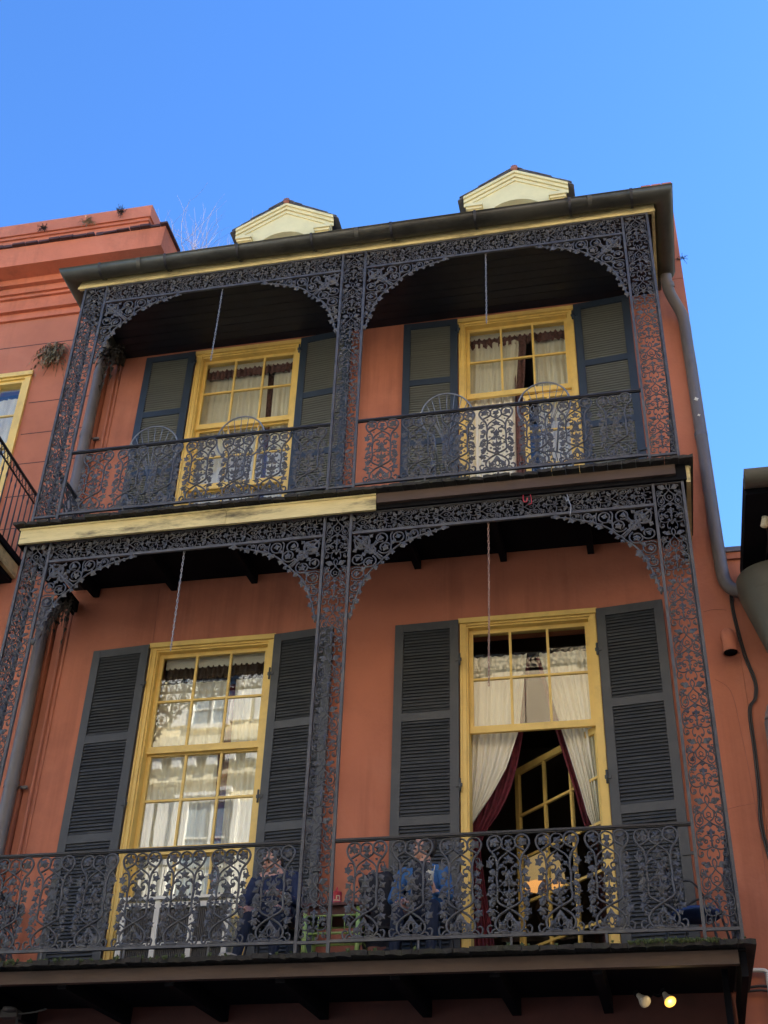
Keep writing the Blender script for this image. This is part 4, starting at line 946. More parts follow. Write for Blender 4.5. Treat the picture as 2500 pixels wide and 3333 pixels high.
g = MB(); g.tube(crom([(-.24, -.16, .33), (-.2, -.1, .15), (-.05, 0, .1), (.1, 0, .22)], 5), .007, 6); g.build('brace', M['green'], t)
t = thing('red_tin', 'small red tin with a gilt mark and pointed lid on the dark red tabletop', 'tin', (.145, .70, .6005))
g = MB(); g.lathe([(.001, 0), (.047, 0), (.049, .006), (.046, .012), (.046, .122), (.049, .127), (.043, .134), (.02, .142), (.008, .15), (.007, .178), (.001, .182)], 18); g.build('body', M['candle'], t)
g = MB()
for k in range(10):
    a = -1.9 + .16 * k
    r_a = .0475
    for (zz0, zz1, k0, k1) in ((.045, .052, 0, 9), (.085, .092, 3, 8), (.06, .085, 3, 4), (.055, .088, 7, 8)):
        if k0 <= k < k1:
            a2 = a + .16
            g.add([(r_a * math.cos(a), r_a * math.sin(a), zz0), (r_a * math.cos(a2), r_a * math.sin(a2), zz0), (r_a * math.cos(a2), r_a * math.sin(a2), zz1), (r_a * math.cos(a), r_a * math.sin(a), zz1)], [(0, 1, 2, 3)])
g.build('gilt_mark', M['gold'], t)
g = MB()
for k in range(3): g.tube([(.48 + .055 * math.cos(a), .36 + .03 * k - .03, .06 + .055 * math.sin(a)) for a in [2 * math.pi * j / 18 for j in range(18)]], .007, 6, closed=True)
g.tube([(.43, .36, .02), (.53, .36, .10)], .007, 6)
o = tag(g.build('green_wire_coil', M['green']), 'coil of lime green wire lying on the floor under the green table', 'coil'); o.location = (-.22, .26, 0)

# dark coat over a chair back beside the person in blue
t = thing('folding_chair', 'folding chair with a black coat over its back, left of the person in blue', 'chair', (.50, 1.02, F1), None, (0, 0, R(25)))
for sx in (-1, 1):
    g = MB(); g.tube([(sx * .19, .22, 0), (sx * .19, -.12, .9)], .012, 6); g.build('leg', M['black'], t)
    g = MB(); g.tube([(sx * .17, -.26, 0), (sx * .17, .12, .5)], .012, 6); g.build('leg', M['black'], t)
g = MB(); g.box(-.19, .19, -.2, .16, .44, .46); g.build('seat', M['black'], t)
g = MB(); v = []; f = []
for j in range(9):
    for i in range(13):
        a = math.pi * i / 12; w = .25 - .012 * j
        v.append((w * math.cos(a) * (1 + .05 * math.sin(j * 2 + i)), -.12 + (.07 + .015 * math.sin(i * 1.7 + j)) * (1 if i % 2 else .8) - .10 * math.sin(a), .97 - j * .085 - .05 * abs(math.cos(a)) * (j == 0)))
for j in range(8):
    for i in range(12): k = j * 13 + i; f.append((k, k + 1, k + 14, k + 13))
f.append(tuple(range(12, -1, -1)))
g.add(v, f, 0, True); tag(g.build('black_coat', M['dark'], None, (.50, 1.02, F1), (0, 0, R(25))), 'black coat draped over the folding chair left of the person in blue', 'coat')

# ------------------------------------------------------------------ people
def limb(mb, pts, rad, n=12):
    mb.tube(crom([Vector(p) for p in pts], 5), [r for i in range(len(rad) - 1) for r in [rad[i] + (rad[i + 1] - rad[i]) * k / 5 for k in range(5)]] + [rad[-1]], n)
    mb.ball(Vector(pts[0]), rad[0], 8); mb.ball(Vector(pts[-1]), rad[-1], 8)
def hand(mb, wrist, direc, palm_n, size=.18, curl=.5):
    d = Vector(direc).normalized(); nrm = Vector(palm_n); nrm = (nrm - d * nrm.dot(d)).normalized(); s = d.cross(nrm)
    w = Vector(wrist); pl = size * .52
    for k in range(4):
        off = s * ((k - 1.5) * size * .115)
        mb.tube([w + off * .6, w + d * pl * .5 + off * .9, w + d * pl + off], [.017, .0165, .0125], 8)
    for k, ln in enumerate((.42, .47, .44, .35)):
        base = w + d * pl + s * ((k - 1.5) * size * .125); p = [base]; dd = d.copy()
        for seg in (.42, .33, .25):
            ax = s; dd = (Matrix.Rotation(curl * .8, 3, ax) @ dd).normalized(); p.append(p[-1] + dd * ln * size * seg)
        mb.tube(p, [.0095, .009, .0085, .0065], 8); mb.ball(p[-1], .0065, 6)
    tb_ = w + d * pl * .25 - s * size * .2; td = (d * .7 - s * .6 + nrm * .35).normalized()
    mb.tube([w + d * .01, tb_, tb_ + td * size * .2, tb_ + (td + d * .4).normalized() * size * .36], [.016, .014, .0105, .008], 8)
def person(lab, joints, mats_fn, mats, hair_parts, head_c, face_dir, up_dir, scale=1.0):
    mb = MB(); J = joints
    limb(mb, [J['pelvis'] + Vector((0, 0, -.02)), J['belly'], J['chest'], J['chest2']], [.155, .15, .165, .13], 16)
    for s_ in ('l', 'r'):
        limb(mb, [J['hip' + s_], J['hip' + s_] * .5 + J['knee' + s_] * .5, J['knee' + s_]], [.10, .085, .062]); limb(mb, [J['knee' + s_], J['knee' + s_] * .6 + J['ank' + s_] * .4, J['ank' + s_]], [.062, .058, .042])
        a = J['ank' + s_]; fd = J['foot' + s_]
        limb(mb, [a + Vector((0, 0, -.03)) - fd * .03, a + fd * .10 + Vector((0, 0, -.05)), a + fd * .19 + Vector((0, 0, -.06))], [.043, .042, .032])
        limb(mb, [J['sh' + s_], J['sh' + s_] * .5 + J['el' + s_] * .5, J['el' + s_]], [.072, .062, .05]); limb(mb, [J['el' + s_], J['wr' + s_]], [.05, .030])
        limb(mb, [J['chest2'], J['sh' + s_]], [.11, .072])
        hand(mb, J['wr' + s_], J['hd' + s_], J['pn' + s_], .18, J.get('curl' + s_, .5))
    F = Vector(face_dir).normalized(); Up = Vector(up_dir); Up = (Up - F * Up.dot(F)).normalized(); Sd = F.cross(Up)
    X = Matrix(((Sd.x, F.x, Up.x, head_c.x), (Sd.y, F.y, Up.y, head_c.y), (Sd.z, F.z, Up.z, head_c.z), (0, 0, 0, 1)))
    hw = lambda x, y, z: X @ Vector((x, y, z))
    limb(mb, [J['chest2'] + Vector((0, 0, .06)), hw(0, -.03, -.09)], [.062, .055])
    def el(c, r): mb.lathe([(math.sin(math.pi * i / 12) + 1e-4, -math.cos(math.pi * i / 12)) for i in range(13)], 16, X @ Matrix.Translation(c) @ Matrix.Diagonal((*r, 1)))
    el((0, -.012, .035), (.076, .098, .088)); el((0, .018, -.035), (.058, .070, .078)); el((0, .052, -.088), (.030, .030, .026))
    el((0, .094, -.008), (.012, .020, .030)); el((0, .108, -.024), (.016, .014, .012)); el((0, .074, .035), (.052, .022, .014))
    for sx in (-1, 1): el((sx * .078, -.012, -.012), (.010, .020, .032)); el((sx * .040, .060, -.022), (.024, .026, .022))
    el((0, .078, -.060), (.024, .014, .009))
    me = bpy.data.meshes.new('person_tmp'); me.from_pydata(mb.v, [], mb.f); me.update()
    ob = bpy.data.objects.new('person_tmp', me); C.objects.link(ob)
    m1 = ob.modifiers.new('r', 'REMESH'); m1.mode = 'VOXEL'; m1.voxel_size = .0062
    m2 = ob.modifiers.new('s', 'SMOOTH'); m2.factor = .5; m2.iterations = 3
    dg = bpy.context.evaluated_depsgraph_get(); ev = ob.evaluated_get(dg); nm = bpy.data.meshes.new_from_object(ev)
    bpy.data.objects.remove(ob); nm.name = 'person'
    for m_ in mats: nm.materials.append(M[m_])
    Xi = X.inverted()
    for p in nm.polygons: p.material_index = mats_fn(p.center, Xi @ p.center); p.use_smooth = True
    o = link('person', nm); tag(o, lab, 'person')
    hb = MB()                    # hair cap
    for (c, r) in hair_parts: hb.lathe([(math.sin(math.pi * i / 12) + 1e-4, -math.cos(math.pi * i / 12)) for i in range(13)], 18, X @ Matrix.Translation(c) @ Matrix.Diagonal((*r, 1)))
    hm = bpy.data.meshes.new('h'); hm.from_pydata(hb.v, [], hb.f); ho = bpy.data.objects.new('h', hm); C.objects.link(ho)
    m1 = ho.modifiers.new('r', 'REMESH'); m1.mode = 'VOXEL'; m1.voxel_size = .006
    tx = bpy.data.textures.new('hairnoise', 'CLOUDS'); tx.noise_scale = .02
    m3 = ho.modifiers.new('d', 'DISPLACE'); m3.texture = tx; m3.strength = .014
    dg = bpy.context.evaluated_depsgraph_get(); nm2 = bpy.data.meshes.new_from_object(ho.evaluated_get(dg)); bpy.data.objects.remove(ho)
    nm2.materials.append(M['hair'])
    for p in nm2.polygons: p.use_smooth = True
    link('hair', nm2, o)
    for sx in (-1, 1):
        q = MB(); q.ball(hw(sx * .032, .081, .008), .0115, 8); q.build('eye', M['eye'], o)
        q = MB(); q.tube([hw(sx * .014, .092, .032), hw(sx * .034, .092, .036), hw(sx * .054, .078, .029)], [.004, .005, .003], 6); q.build('eyebrow', M['hair'], o)
    q = MB(); q.tube([hw(-.022, .086, -.056), hw(0, .093, -.054), hw(.022, .086, -.056)], [.003, .006, .003], 6); q.tube([hw(-.02, .086, -.063), hw(0, .092, -.065), hw(.02, .086, -.063)], [.003, .006, .003], 6); q.build('lips', M['lip'], o)
    return o, X
V = Vector
# person 1: navy jumper, seated, head bowed to the left, forearm on the armrest
J = dict(pelvis=V((-.46, .92, .53)), belly=V((-.47, .90, .66)), chest=V((-.47, .85, .82)), chest2=V((-.47, .82, .91)),
         hipl=V((-.36, .88, .52)), hipr=V((-.56, .88, .52)), kneel=V((-.33, .46, .50)), kneer=V((-.60, .47, .50)), ankl=V((-.32, .42, .10)), ankr=V((-.62, .34, .10)), footl=V((.15, -1, 0)), footr=V((-.35, -.95, 0)),
         shl=V((-.29, .82, .915)), shr=V((-.65, .82, .90)), ell=V((-.22, .74, .66)), elr=V((-.74, .74, .66)), wrl=V((-.33, .50, .67)), wrr=V((-.66, .52, .56)),
         hdl=V((-.4, -.9, .1)), hdr=V((.2, -1, -.1)), pnl=V((0, 0, -1)), pnr=V((0, 0, -1)))
def mf1(p, h):
    if h.z > -.115 and h.length < .16 and p.z > .88: return 0
    if (p - J['wrl']).length < .17 and p.y < .56: return 0 if (p - J['wrl']).dot(J['hdl']) > -.02 else 3
    if (p - J['wrr']).length < .15 and p.y < .50: return 0
    if p.z < .085: return 4
    if p.z < .60 and (p.y < .80 or p.z < .50) and abs(p.x + .46) < .30 and (p - J['elr']).length > .16 and not (p.y < .6 and p.z > .56 and p.x < -.6 and (p - J['wrr']).length < .12): return 2
    return 1
o1, X1 = person('seated person in a navy jumper behind the lower left railing, head bowed', J, mf1, ['skin', 'navy', 'jeans', 'white', 'white'],
       [((0, -.03, .055), (.085, .095, .086)), ((0, -.06, .0), (.076, .06, .075))], V((-.50, .76, 1.055)), V((-.42, -.75, -.32)), V((-.1, -.3, 1)))
# person 2: blue jacket over black, seated, looking left
J2 = dict(pelvis=V((.93, .94, .53)), belly=V((.92, .92, .66)), chest=V((.91, .90, .82)), chest2=V((.90, .89, .93)),
          hipl=V((1.02, .90, .52)), hipr=V((.83, .90, .52)), kneel=V((1.06, .47, .50)), kneer=V((.76, .48, .50)), ankl=V((1.06, .40, .10)), ankr=V((.74, .40, .10)), footl=V((.1, -1, 0)), footr=V((-.15, -1, 0)),
          shl=V((1.08, .88, .935)), shr=V((.72, .90, .935)), ell=V((1.15, .76, .69)), elr=V((.64, .80, .68)), wrl=V((1.05, .62, .67)), wrr=V((.80, .56, .58)),
          hdl=V((-.22, -.2, .92)), hdr=V((.4, -.9, -.1)), pnl=V((-.9, -.2, -.2)), pnr=V((0, 0, -1)), curll=.75)
def mf2(p, h):
    if h.z > -.125 and h.length < .17 and p.z > .93: return 0
    if (p - J2['wrl']).length < .19 and (p - J2['wrl']).dot(J2['hdl']) > -.005 and p.y < .62: return 0
    if (p - J2['wrr']).length < .17 and p.y < .56: return 0
    if p.z < .085: return 4
    if p.z < .60 and p.y < .84 and (p - J2['elr']).length > .13 and (p - J2['wrr']).length > .10: return 2
    if abs(p.x - .90) < .085 and p.y < .86 and p.z > .5: return 3
    return 1
o2, X2 = person('seated person in a blue jacket looking left, behind the lower right railing', J2, mf2, ['skin', 'blue', 'jeans', 'dark', 'dark'],
       [((0, -.03, .052), (.086, .096, .088)), ((0, -.065, .005), (.076, .055, .072))], V((.90, .845, 1.155)), V((-.90, -.35, .12)), V((.05, -.05, 1)))
q = MB(); wv = J2['wrl'] + V((-.03, -.06, .11))
q.lathe([(.001, -.06), (.026, -.06), (.034, .05), (.036, .054), (.033, .055), (.026, -.05)], 16, Matrix.Translation(wv))
tag(q.build('paper_cup', M['white']), 'white paper cup held up by the person in the blue jacket', 'cup')
q = MB()
for k in range(3): q.tube([wv + V((.012 * k - .012, 0, -.045)), wv + V((.03 * k - .02, .004 * k, .115))], .0035, 6)
tag(q.build('drinking_straws', M['gold']), 'pale straws standing in the white paper cup', 'straws')

# ------------------------------------------------------------------ lamps under the lower floor
def spot(lab, x, aim, lit):
    base = V((2.85, .62, -.235)); hd = V((x, .52, -.30)); a = V(aim).normalized()
    t = thing('spot_lamp', lab, 'lamp', tuple(hd), 'spot lamps under the lower gallery')
    Q = a.to_track_quat('Z', 'Y').to_matrix().to_4x4()
    g = MB(); g.lathe([(.001, -.075), (.018, -.074), (.022, -.05), (.024, -.03), (.048, .035), (.050, .045)], 18, Q); g.build('bulb', M['white'], t)
    g = MB(); g.lathe([(.049, .044), (.046, .050), (.03, .055), (.001, .057)], 18, Q); g.build('lens', M['lampglow'] if lit else M['lens'], t)
    g = MB(); g.tube([V((0, 0, 0)) - a * .07, V((0, 0, 0)) - a * .11], .026, 10); g.tube(crom([V((0, 0, 0)) - a * .10, (base - hd) * .6 + V((0, 0, .0)), base - hd], 4), .012, 8); g.build('holder', M['under'], t)
    return t
spot('unlit spot lamp under the lower gallery floor, left of the glowing one', 2.765, (.45, -.62, -.62), False)
s2 = spot('glowing yellow spot lamp under the lower gallery floor', 2.965, (.35, -.60, -.70), True)
ld = bpy.data.lights.new('spot_bulb', 'POINT'); ld.energy = 0.25; ld.color = (1, .70, .32); ld.shadow_soft_size = .03
lo = bpy.data.objects.new('spot_bulb', ld); C.objects.link(lo); lo.parent = s2; lo.location = V((.35, -.60, -.70)).normalized() * .10
g = MB(); g.lathe([(.001, .0), (.06, 0), (.06, -.03), (.001, -.032)], 14, Matrix.Translation((-2.75, .55, -.235))); g.box(-2.86, -2.70, .60, .70, -.30, -.235)
g.tube(crom([(-2.72, .64, -.27), (-2.55, .62, -.26), (-2.42, .60, -.24)], 4), .008, 6); g.tube(crom([(-2.72, .66, -.29), (-2.69, .66, -.5), (-2.66, .66, -.75)], 4), .012, 6)
tag(g.build('junction_box', M['darkpanel']), 'grey electrical junction box with conduit under the lower gallery, far left', 'junction box')

# ------------------------------------------------------------------ plants
def tuft(name, lab, c, n, ln, spread, droop, mat, cat='fern', base_r=.05, w=.008, leafy=True, group=None):
    q = MB(); c = V(c)
    for i in range(n):
        d = V((rnd.gauss(0, spread), -abs(rnd.gauss(.3, .25)), rnd.gauss(.25, .5))).normalized(); p = c + V((rnd.uniform(-1, 1), rnd.uniform(-.3, .1), rnd.uniform(-1, 1))) * base_r
        L = ln * rnd.uniform(.5, 1.1); P = []; k = 6
        for j in range(k + 1):
            t = j / k; P.append(p + d * L * t + V((0, 0, -droop * L * t * t)))
        s_ = d.cross(V((0, 0, 1))); s_ = s_.normalized() if s_.length > .1 else V((1, 0, 0))
        for j in range(k):
            a, b_ = P[j], P[j + 1]; ww = w * (1 - j / k * .7)
            q.add([a - s_ * ww, a + s_ * ww, b_ + s_ * ww * .85, b_ - s_ * ww * .85], [(0, 1, 2, 3)])
            if leafy and j > 0:
                for sg in (-1, 1):
                    e = a + s_ * sg * ln * .14 * (1 - j / k * .6) + V((rnd.uniform(-.01, .01), rnd.uniform(-.02, .01), rnd.uniform(-.03, .02)))
                    q.add([a, e, a + (b_ - a) * .6], [(0, 1, 2)])
    return tag(q.build(name, M[mat]), lab, cat, group)
tuft('wall_fern', 'dry brown and green fern growing from the neighbour\'s wall above its window', (-4.42, 1.38, 8.62), 110, .24, .45, 1.3, 'fern', base_r=.12)
tuft('wall_fern', 'dead dark fern hanging behind the upper left bracket', (-3.42, 1.15, 8.30), 70, .30, .35, 1.6, 'ferndark', base_r=.09)
tuft('wall_fern', 'dead dark fern hanging behind the lower left bracket', (-3.38, 1.2, 4.42), 60, .26, .35, 1.7, 'ferndark', base_r=.08)
tuft('weed', 'small dry weed on the parapet band, leftmost on the neighbour\'s roof', (-4.93, 1.17, 10.95), 22, .12, .5, .5, 'ferndark', 'weed', .03, .004, group='parapet weeds')
tuft('weed', 'grey green weed on the parapet band, middle one on the neighbour\'s roof', (-4.25, 1.17, 10.98), 30, .12, .6, .6, 'fern', 'weed', .05, .004, group='parapet weeds')
tuft('weed', 'upright weed on the parapet top near its right corner', (-3.75, 1.17, 11.05), 24, .14, .4, .1, 'ferndark', 'weed', .03, .004, group='parapet weeds')
tuft('weed', 'tiny dark weed sprouting from the right party wall below the coping', (4.02, WY, 8.95), 14, .09, .8, .3, 'ferndark', 'weed', .02, .003)
def branch(q, p, d, L, r, depth):
    n = 4; P = [p]; dd = d.copy()
    for i in range(n):
        dd = (dd + V((rnd.gauss(0, .12), rnd.gauss(0, .10), rnd.gauss(.04, .08)))).normalized(); P.append(P[-1] + dd * L / n)
    q.tube(P, [r * (1 - .5 * i / n) for i in range(n + 1)], 4, caps=False)
    if depth > 0:
        for i in range(1, n + 1):
            for _ in range(2 if depth > 1 else 1):
                e = (dd + V((rnd.gauss(0, .65), rnd.gauss(0, .4), rnd.gauss(.15, .35)))).normalized(); branch(q, P[i], e, L * rnd.uniform(.4, .62), r * .5, depth - 1)
t = thing('bare_shrub', 'bare leafless shrub rising behind the gutter between the neighbour\'s cornice and the left dormer', 'shrub', (-3.3, 3.1, 10.7))
for dx, L in ((-.22, 1.25), (-.12, 1.5), (.02, 1.15), (.16, 1.65), (.26, 1.4), (-.32, 1.3), (.34, 1.2), (-.05, 1.3), (.10, 1.45), (-.18, 1.1), (.2, 1.2), (0, 1.6), (-.26, 1.5)):
    q = MB(); branch(q, V((dx * .6, dx * .2, -.1)), V((dx * .45, 0, 1)).normalized(), L, .0085, 2); q.build('stem', M['twig'], t)
mb = MB(); mb.box(-3.75, -2.6, 2.7, 3.6, 9.5, 10.62)
hp(mb.build('roof_ledge', M['slate'], house))

# ------------------------------------------------------------------ left neighbour
nb = thing('neighbour_house', 'orange red neighbouring house with deep moulded cornice, left edge of the photo', 'house', (-6.5, 1.4, GROUND))
def nbp(o): o.location = V(o.location) - nb.location; return o
NY = 1.40
mb = MB(); grid_wall(mb, -10, -3.58, GROUND, 9.33, NY, NY + .3, [(-5.95, -4.72, 5.2, 8.22), (-5.95, -4.72, .4, 3.6)]); nbp(mb.build('wall', M['red'], nb))
for z in (8.83, 7.76, 7.22, 6.72, 6.2, 5.7):
    x1 = -3.6 if z > 8.3 else -4.62
    mb = MB(); mb.box(-10 if z > 8.3 else -4.62, -3.6, NY - .0015, NY + .001, z - .007, z + .007); nbp(mb.build('wall_joint', M['slate_red'], nb))
mb = MB()
for (y, z0, z1, xr) in ((1.36, 9.33, 9.45, -3.52), (1.30, 9.50, 9.66, -3.46), (1.22, 9.71, 9.82, -3.38), (1.30, 9.45, 9.50, -3.45), (1.26, 9.66, 9.71, -3.42), (1.15, 9.82, 9.93, -3.32)):
    mb.box(-10, xr, y, NY + .3, z0, z1)
nbp(mb.build('cornice_moulding', M['orange'], nb))
mb = MB(); mb.add([(-10, .90, 9.93), (-2.88, .90, 9.93), (-2.88, 3.2, 9.93), (-10, 3.2, 9.93), (-10, .86, 10.26), (-2.84, .86, 10.26), (-2.84, 3.2, 10.26), (-10, 3.2, 10.26)],
                  [(0, 3, 2, 1), (4, 5, 6, 7), (0, 1, 5, 4), (1, 2, 6, 5), (2, 3, 7, 6), (3, 0, 4, 7)])
corn = nbp(mb.build('cornice', M['orange'], nb))
x = -10.0
while x < -2.86:
    w = rnd.uniform(.10, .20)
    g = MB(); dz = rnd.uniform(-.012, .02); g.box(x, min(x + w, -2.80), .80 + rnd.uniform(0, .05), 1.35, 10.264, 10.30 + dz)
    if rnd.random() > .012: g.build('slate', M['slate_red'], corn)
    x += w + rnd.uniform(.004, .02)
mb = MB(); mb.box(-10, -3.33, 1.24, 3.2, 10.27, 11.12); mb.box(-10, -3.28, 1.18, 3.25, 10.92, 11.15); mb.box(-10, -3.305, 1.21, 3.22, 10.87, 10.92)
nbp(mb.build('parapet', M['orange'], nb))
mb = MB(); mb.box(-10, -3.58, 3.2, 10, GROUND, 9.9); nbp(mb.build('unseen_rear_block', M['red'], nb))
q = MB(); frame_box(q, -5.99, -4.66, 5.2, 8.27, .08, NY - .04, NY + .12); frame_box(q, -5.91, -4.74, 5.28, 8.19, .05, NY - .01, NY + .15); q.box(-6.02, -4.63, NY - .07, NY - .041, 8.22, 8.29)
for z in (7.09, 6.1): q.box(-5.86, -4.79, NY + .03, NY + .08, z - .04, z + .04)
for z in (7.62, 6.6): q.box(-5.86, -4.79, NY + .045, NY + .075, z - .012, z + .012)
for xx in (-5.50, -5.14): q.box(xx - .012, xx + .012, NY + .04, NY + .078, 5.3, 8.14)
w_ = nbp(q.build('window', M['yellow'], nb))
for i in range(3):
    for (za, zb) in ((5.33, 6.05), (6.14, 7.05), (7.13, 8.13)):
        q = MB(); a = (-5.86, -5.50, -5.14)[i]; q.box(a + .014, a + .346, NY + .055, NY + .058, za, zb); q.build('pane', M['glass'], w_)
q = MB(); q.box(-5.95, -4.72, NY + .31, NY + .34, 5.2, 8.22, 0); q.build('blind_backing', M['roomdark'], w_)
curtain('white curtain behind the neighbour\'s yellow framed window', k_(-5.9), k_(-4.76), 5.3, 8.05, NY + .20, 14, .02)
# its balcony with a black railing
bl = thing('neighbour_balcony', 'neighbour\'s balcony with yellow edge and black railing curving away, far left', 'balcony', (-5.5, .7, 4.95))
g = MB(); g.box(-8, -4.20, -.1, NY - .01, 4.94, 5.12); at(g.build('edge_board', M['yellow_old'], bl), bl)
g = MB(); g.box(-8, -4.17, -.13, NY - .005, 5.125, 5.20); g.box(-7.9, -4.24, -.05, NY - .02, 4.88, 4.935); at(g.build('floor', M['under'], bl), bl)
g = MB(); top = crom([(-4.30, -.35, 6.42), (-4.24, .15, 6.33), (-4.19, .55, 6.24), (-4.18, .95, 6.20), (-4.18, 1.38, 6.18)], 5)
g.tube(top, .020, 8); g.tube([(p.x, p.y, p.z - .14) for p in top], .012, 6)
for i in range(len(top) - 1):
    a, c = top[i], top[i + 1]; g.tube([a, (c.x, c.y, c.z - .14)], .006, 4); g.tube([(a.x, a.y, a.z - .14), c], .006, 4)
at(g.build('handrail', M['black'], bl), bl)
for k in range(14):
    y = 1.34 - k * .115; zt = 6.06 + (.12 * max(0, .9 - y)) * .9; xx = -4.18 - max(0, .5 - y) * .09
    g = MB(); g.tube([(xx, y, 5.2), (xx, y, 5.45), (xx, y, 5.9), (xx, y, 5.95), (xx, y, 6.0), (xx, y, zt)], [.009, .012, .008, .015, .008, .008], 6); at(g.build('baluster', M['black'], bl), bl)

# ------------------------------------------------------------------ right neighbour, its eave, leader head, ducts and cables
rn = thing('side_building', 'lower red stucco building joined to the right of the townhouse', 'building', (5.2, WY, GROUND))
mb = MB(); grid_wall(mb, 4.003, 9, GROUND, 4.38, WY - .002, WY + .3, []); at(mb.build('wall', M['red'], rn), rn)
mb = MB(); mb.box(4.003, 9, WY - .03, WY + .34, 4.383, 4.46); mb.box(4.003, 9, WY - .05, WY + .36, 4.463, 4.52, 1); at(mb.build('coping', [M['red'], M['slate']], rn), rn)
mb = MB(); mb.box(7.6, 60, WY + .4, 14, GROUND, 19.5); at(mb.build('unseen_rear_block', M['opp'], rn), rn)  # tall unseen block added to keep sun off the gallery, cornice and parapet
ev = thing('side_eave', 'dark soffit of the right neighbour\'s roof with a grey gutter end, right edge', 'eave', (5.0, .6, 4.03))
mb = MB(); mb.box(4.12, 8, -.20, WY - .056, 4.03, 4.06); mb.box(4.12, 4.15, -.20, WY - .056, 4.061, 4.22); at(mb.build('soffit', M['under'], ev), ev)
mb = MB(); mb.box(4.13, 8, -.19, WY - .1, 4.062, 4.20); at(mb.build('roof_slab', M['under'], ev), ev)
mb = MB(); v = []
pr = [(.12 * math.cos(a), -.12 * math.sin(a)) for a in [math.pi * k / 12 for k in range(13)]]
for (o_, h_) in pr: v += [(4.115, -.30 - o_, 4.17 + h_), (8, -.30 - o_, 4.17 + h_)]
mb.add(v, [(2 * k, 2 * k + 1, 2 * k + 3, 2 * k + 2) for k in range(12)], 0, True); mb.add([v[2 * k] for k in range(13)], [tuple(range(13))])
at(mb.build('gutter', M['olive'], ev), ev)
mb = MB(); mb.tube(crom([(4.30, .2, 4.025), (4.34, .5, 4.0), (4.33, .95, 4.0), (4.30, 1.2, 3.99)], 4), .006, 5); at(mb.build('wire', M['rubber'], ev), ev)
t = thing('insulator', 'cream porcelain spool insulator on a bracket under the right eave', 'insulator', (4.325, .19, 3.965))
g = MB(); prof = []
for k in range(4): prof += [(.022, -.05 + k * .03), (.034, -.043 + k * .03), (.034, -.033 + k * .03), (.022, -.026 + k * .03)]
Xr = Matrix.Translation((-.03, 0, 0)) @ Matrix.Rotation(R(15), 4, 'Y')
g.lathe([(.001, -.051)] + prof + [(.001, .07)], 16, Xr); g.build('spool', M['cream2'], t)
g = MB(); g.tube([(0, 0, 0), (.16, .02, -.005)], .009, 8); g.tube([(.16, .02, -.005), (.16, .02, .03)], .009, 8); g.build('bracket', M['cream2'], t)
t = thing('leader_head', 'big olive grey metal cone that takes the downspout at the right edge', 'leader head', (4.40, 1.06, 3.35))
g = MB(); g.lathe([(.345, .27), (.365, .36), (.372, .50), (.368, .515), (.34, .52)], 32); g.lathe([(.09, -.60), (.345, .268)], 32); g.lathe([(.001, .515), (.34, .519)], 32); g.build('cone', M['olive'], t)
g = MB(); g.tube([(-.14, .02, .52), (-.14, .02, .68)], .065, 14); g.build('collar', M['olive'], t)
g = MB(); g.tube(crom([(0, 0, -.55), (0, 0, -1.0), (0, .1, -1.3)], 4), .09, 14); g.build('outlet', M['olive'], t)
t = thing('wall_duct', 'galvanised duct with a pleated elbow at the right edge', 'duct', (4.22, 1.30, 2.2))
g = MB(); P = crom([(.30, 0, .40), (.16, 0, .43), (.05, 0, .36), (.0, 0, .22)], 6)
g.tube(P, [.105 + .006 * (k % 2) for k in range(len(P))], 16, smooth=False); g.build('elbow', M['galv'], t)
g = MB(); g.tube([(0, 0, .22), (-.005, 0, -.3), (-.01, 0, -.9)], .108, 16); g.build('duct_run', M['galv'], t)
g = MB(); P = crom([(3.99, WY - .025, 3.95), (3.985, WY - .025, 3.72), (4.03, WY - .025, 3.25), (4.09, WY - .03, 2.93), (4.07, WY - .025, 2.75), (4.0, WY - .02, 2.62), (3.99, WY - .02, 2.2), (3.975, WY - .02, 1.8), (3.95, WY - .02, 1.42), (4.02, WY - .02, .9), (4.12, WY - .02, .5), (4.3, WY - .02, .2)], 6)
g.tube(P, .011, 6); g.tube([(p.x + .02, p.y, p.z + .004) for p in P], .008, 6)
tag(g.build('cable', M['rubber']), 'black cable snaking down the red wall right of the vent spout', 'cable')
g = MB(); g.tube(crom([(3.62, WY - .05, .15), (3.79, WY - .05, .145), (3.815, WY - .05, .12), (3.82, WY - .05, .06), (3.82, WY - .05, -.6)], 5), .019, 10)
tag(g.build('white_pipe', M['white']), 'white water pipe elbow beside the right end of the lower gallery', 'pipe')
g = MB(); g.tube(crom([(3.6, WY - .04, .0), (3.75, WY - .05, .015), (3.9, WY - .05, .005), (4.2, WY - .05, .05)], 5), .012, 6); g.tube(crom([(3.6, WY - .04, -.03), (3.75, WY - .05, -.02), (3.9, WY - .05, -.04), (4.2, WY - .05, -.01)], 5), .010, 6)
tag(g.build('cable', M['rubber']), 'pair of black cables under the white pipe at the lower right', 'cable')

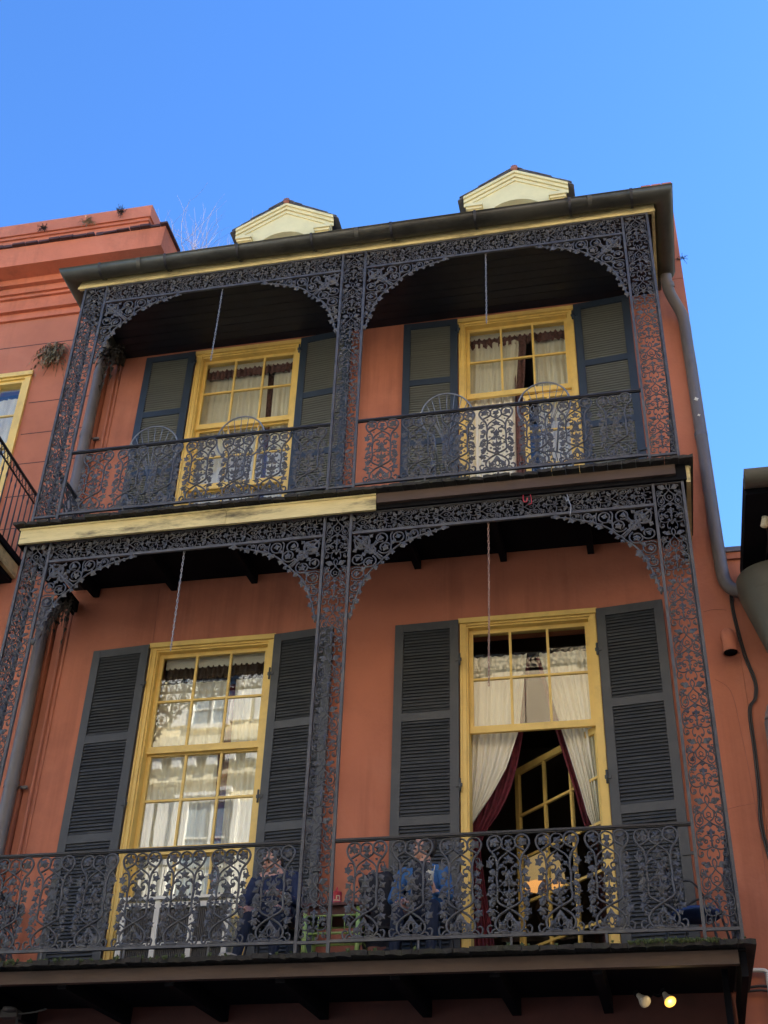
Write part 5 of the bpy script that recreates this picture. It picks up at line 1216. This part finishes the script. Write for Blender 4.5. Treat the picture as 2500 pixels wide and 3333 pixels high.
# ------------------------------------------------------------------ building across the street (seen in the panes)
op = thing('cream_building', 'cream stucco building across the street, reflected in the lower left window', 'building', (0, -13.2, GROUND))
OY = -13.0
def opp(q, name, mat): return at(q.build(name, mat, op), op)
mb = MB(); mb.box(-30, -3.2, OY - .5, OY, 5.36, 12.6); opp(mb, 'wall', M['opp'])
mb = MB(); mb.box(-3.195, 30, OY - .5, OY, 5.36, 12.6); opp(mb, 'tan_wall', M['opptan'])
mb = MB(); mb.box(-30, 30, OY - .5, OY, GROUND, 5.355); opp(mb, 'lower_wall', M['shadewall'])  # street-level shade put into this wall's dark colour
mb = MB(); mb.box(-30, -3.2, OY, OY + .42, 9.62, 9.84); mb.box(-30, -3.2, OY, OY + .20, 9.0, 9.12); opp(mb, 'cornice', M['opp'])
mb = MB()
for k in range(53): mb.box(-30 + k * .5, -30 + k * .5 + .24, OY + .001, OY + .34, 9.30, 9.615)
opp(mb, 'dentil_course', M['oppwhite'])
mb = MB(); mb.box(-30, 30, OY, OY + .35, 12.3, 12.6); mb.box(-30, 30, OY, OY + 1.2, 5.35, 5.6); opp(mb, 'ledge', M['oppwhite'])
for k in range(-9, 10):
    xc = -7.1 + k * 2.3
    for (z0, z1, w) in ((10.3, 11.6, .95), (5.9, 8.5, 1.15), (1.2, 4.0, 1.15), (-4.2, -1.4, 1.3)):
        if abs(k) > 5 and z0 != 5.9: continue
        if k > 1 and z0 > 5: continue
        q = MB(); frame_box(q, xc - w / 2 - .12, xc + w / 2 + .12, z0 - .1, z1 + .12, .12, OY + .001, OY + .10); q.box(xc - .02, xc + .02, OY + .011, OY + .05, z0, z1)
        for j in (1, 2): q.box(xc - w / 2, xc + w / 2, OY + .012, OY + .045, z0 + (z1 - z0) * j / 3 - .02, z0 + (z1 - z0) * j / 3 + .02)
        q.box(xc - w / 2 - .2, xc + w / 2 + .2, OY + .001, OY + .16, z1 + .121, z1 + .2)
        wo = opp(q, 'window', M['oppwhite'])
        q = MB(); q.box(xc - w / 2, xc + w / 2, OY + .002, OY + .010, z0, z1); q.build('pane', M['oppglass'], wo)
        q = MB(); q.box(xc - w / 2 - .62, xc - w / 2 - .13, OY + .002, OY + .05, z0, z1); q.box(xc + w / 2 + .13, xc + w / 2 + .62, OY + .002, OY + .05, z0, z1); q.build('shutter', M['oppwhite'], wo)
q = MB(); q.box(-30, 30, OY + 1.15, OY + 1.18, 6.45, 6.49)
for k in range(500): q.box(-30 + k * .12, -30 + k * .12 + .016, OY + 1.155, OY + 1.175, 5.6, 6.45)
opp(q, 'railing', M['black'])
for k in range(-6, 7):
    q = MB(); q.box(k * 3.1 + .02, k * 3.1 + .10, OY + 1.12, OY + 1.2, GROUND, 5.35); opp(q, 'post', M['black'])
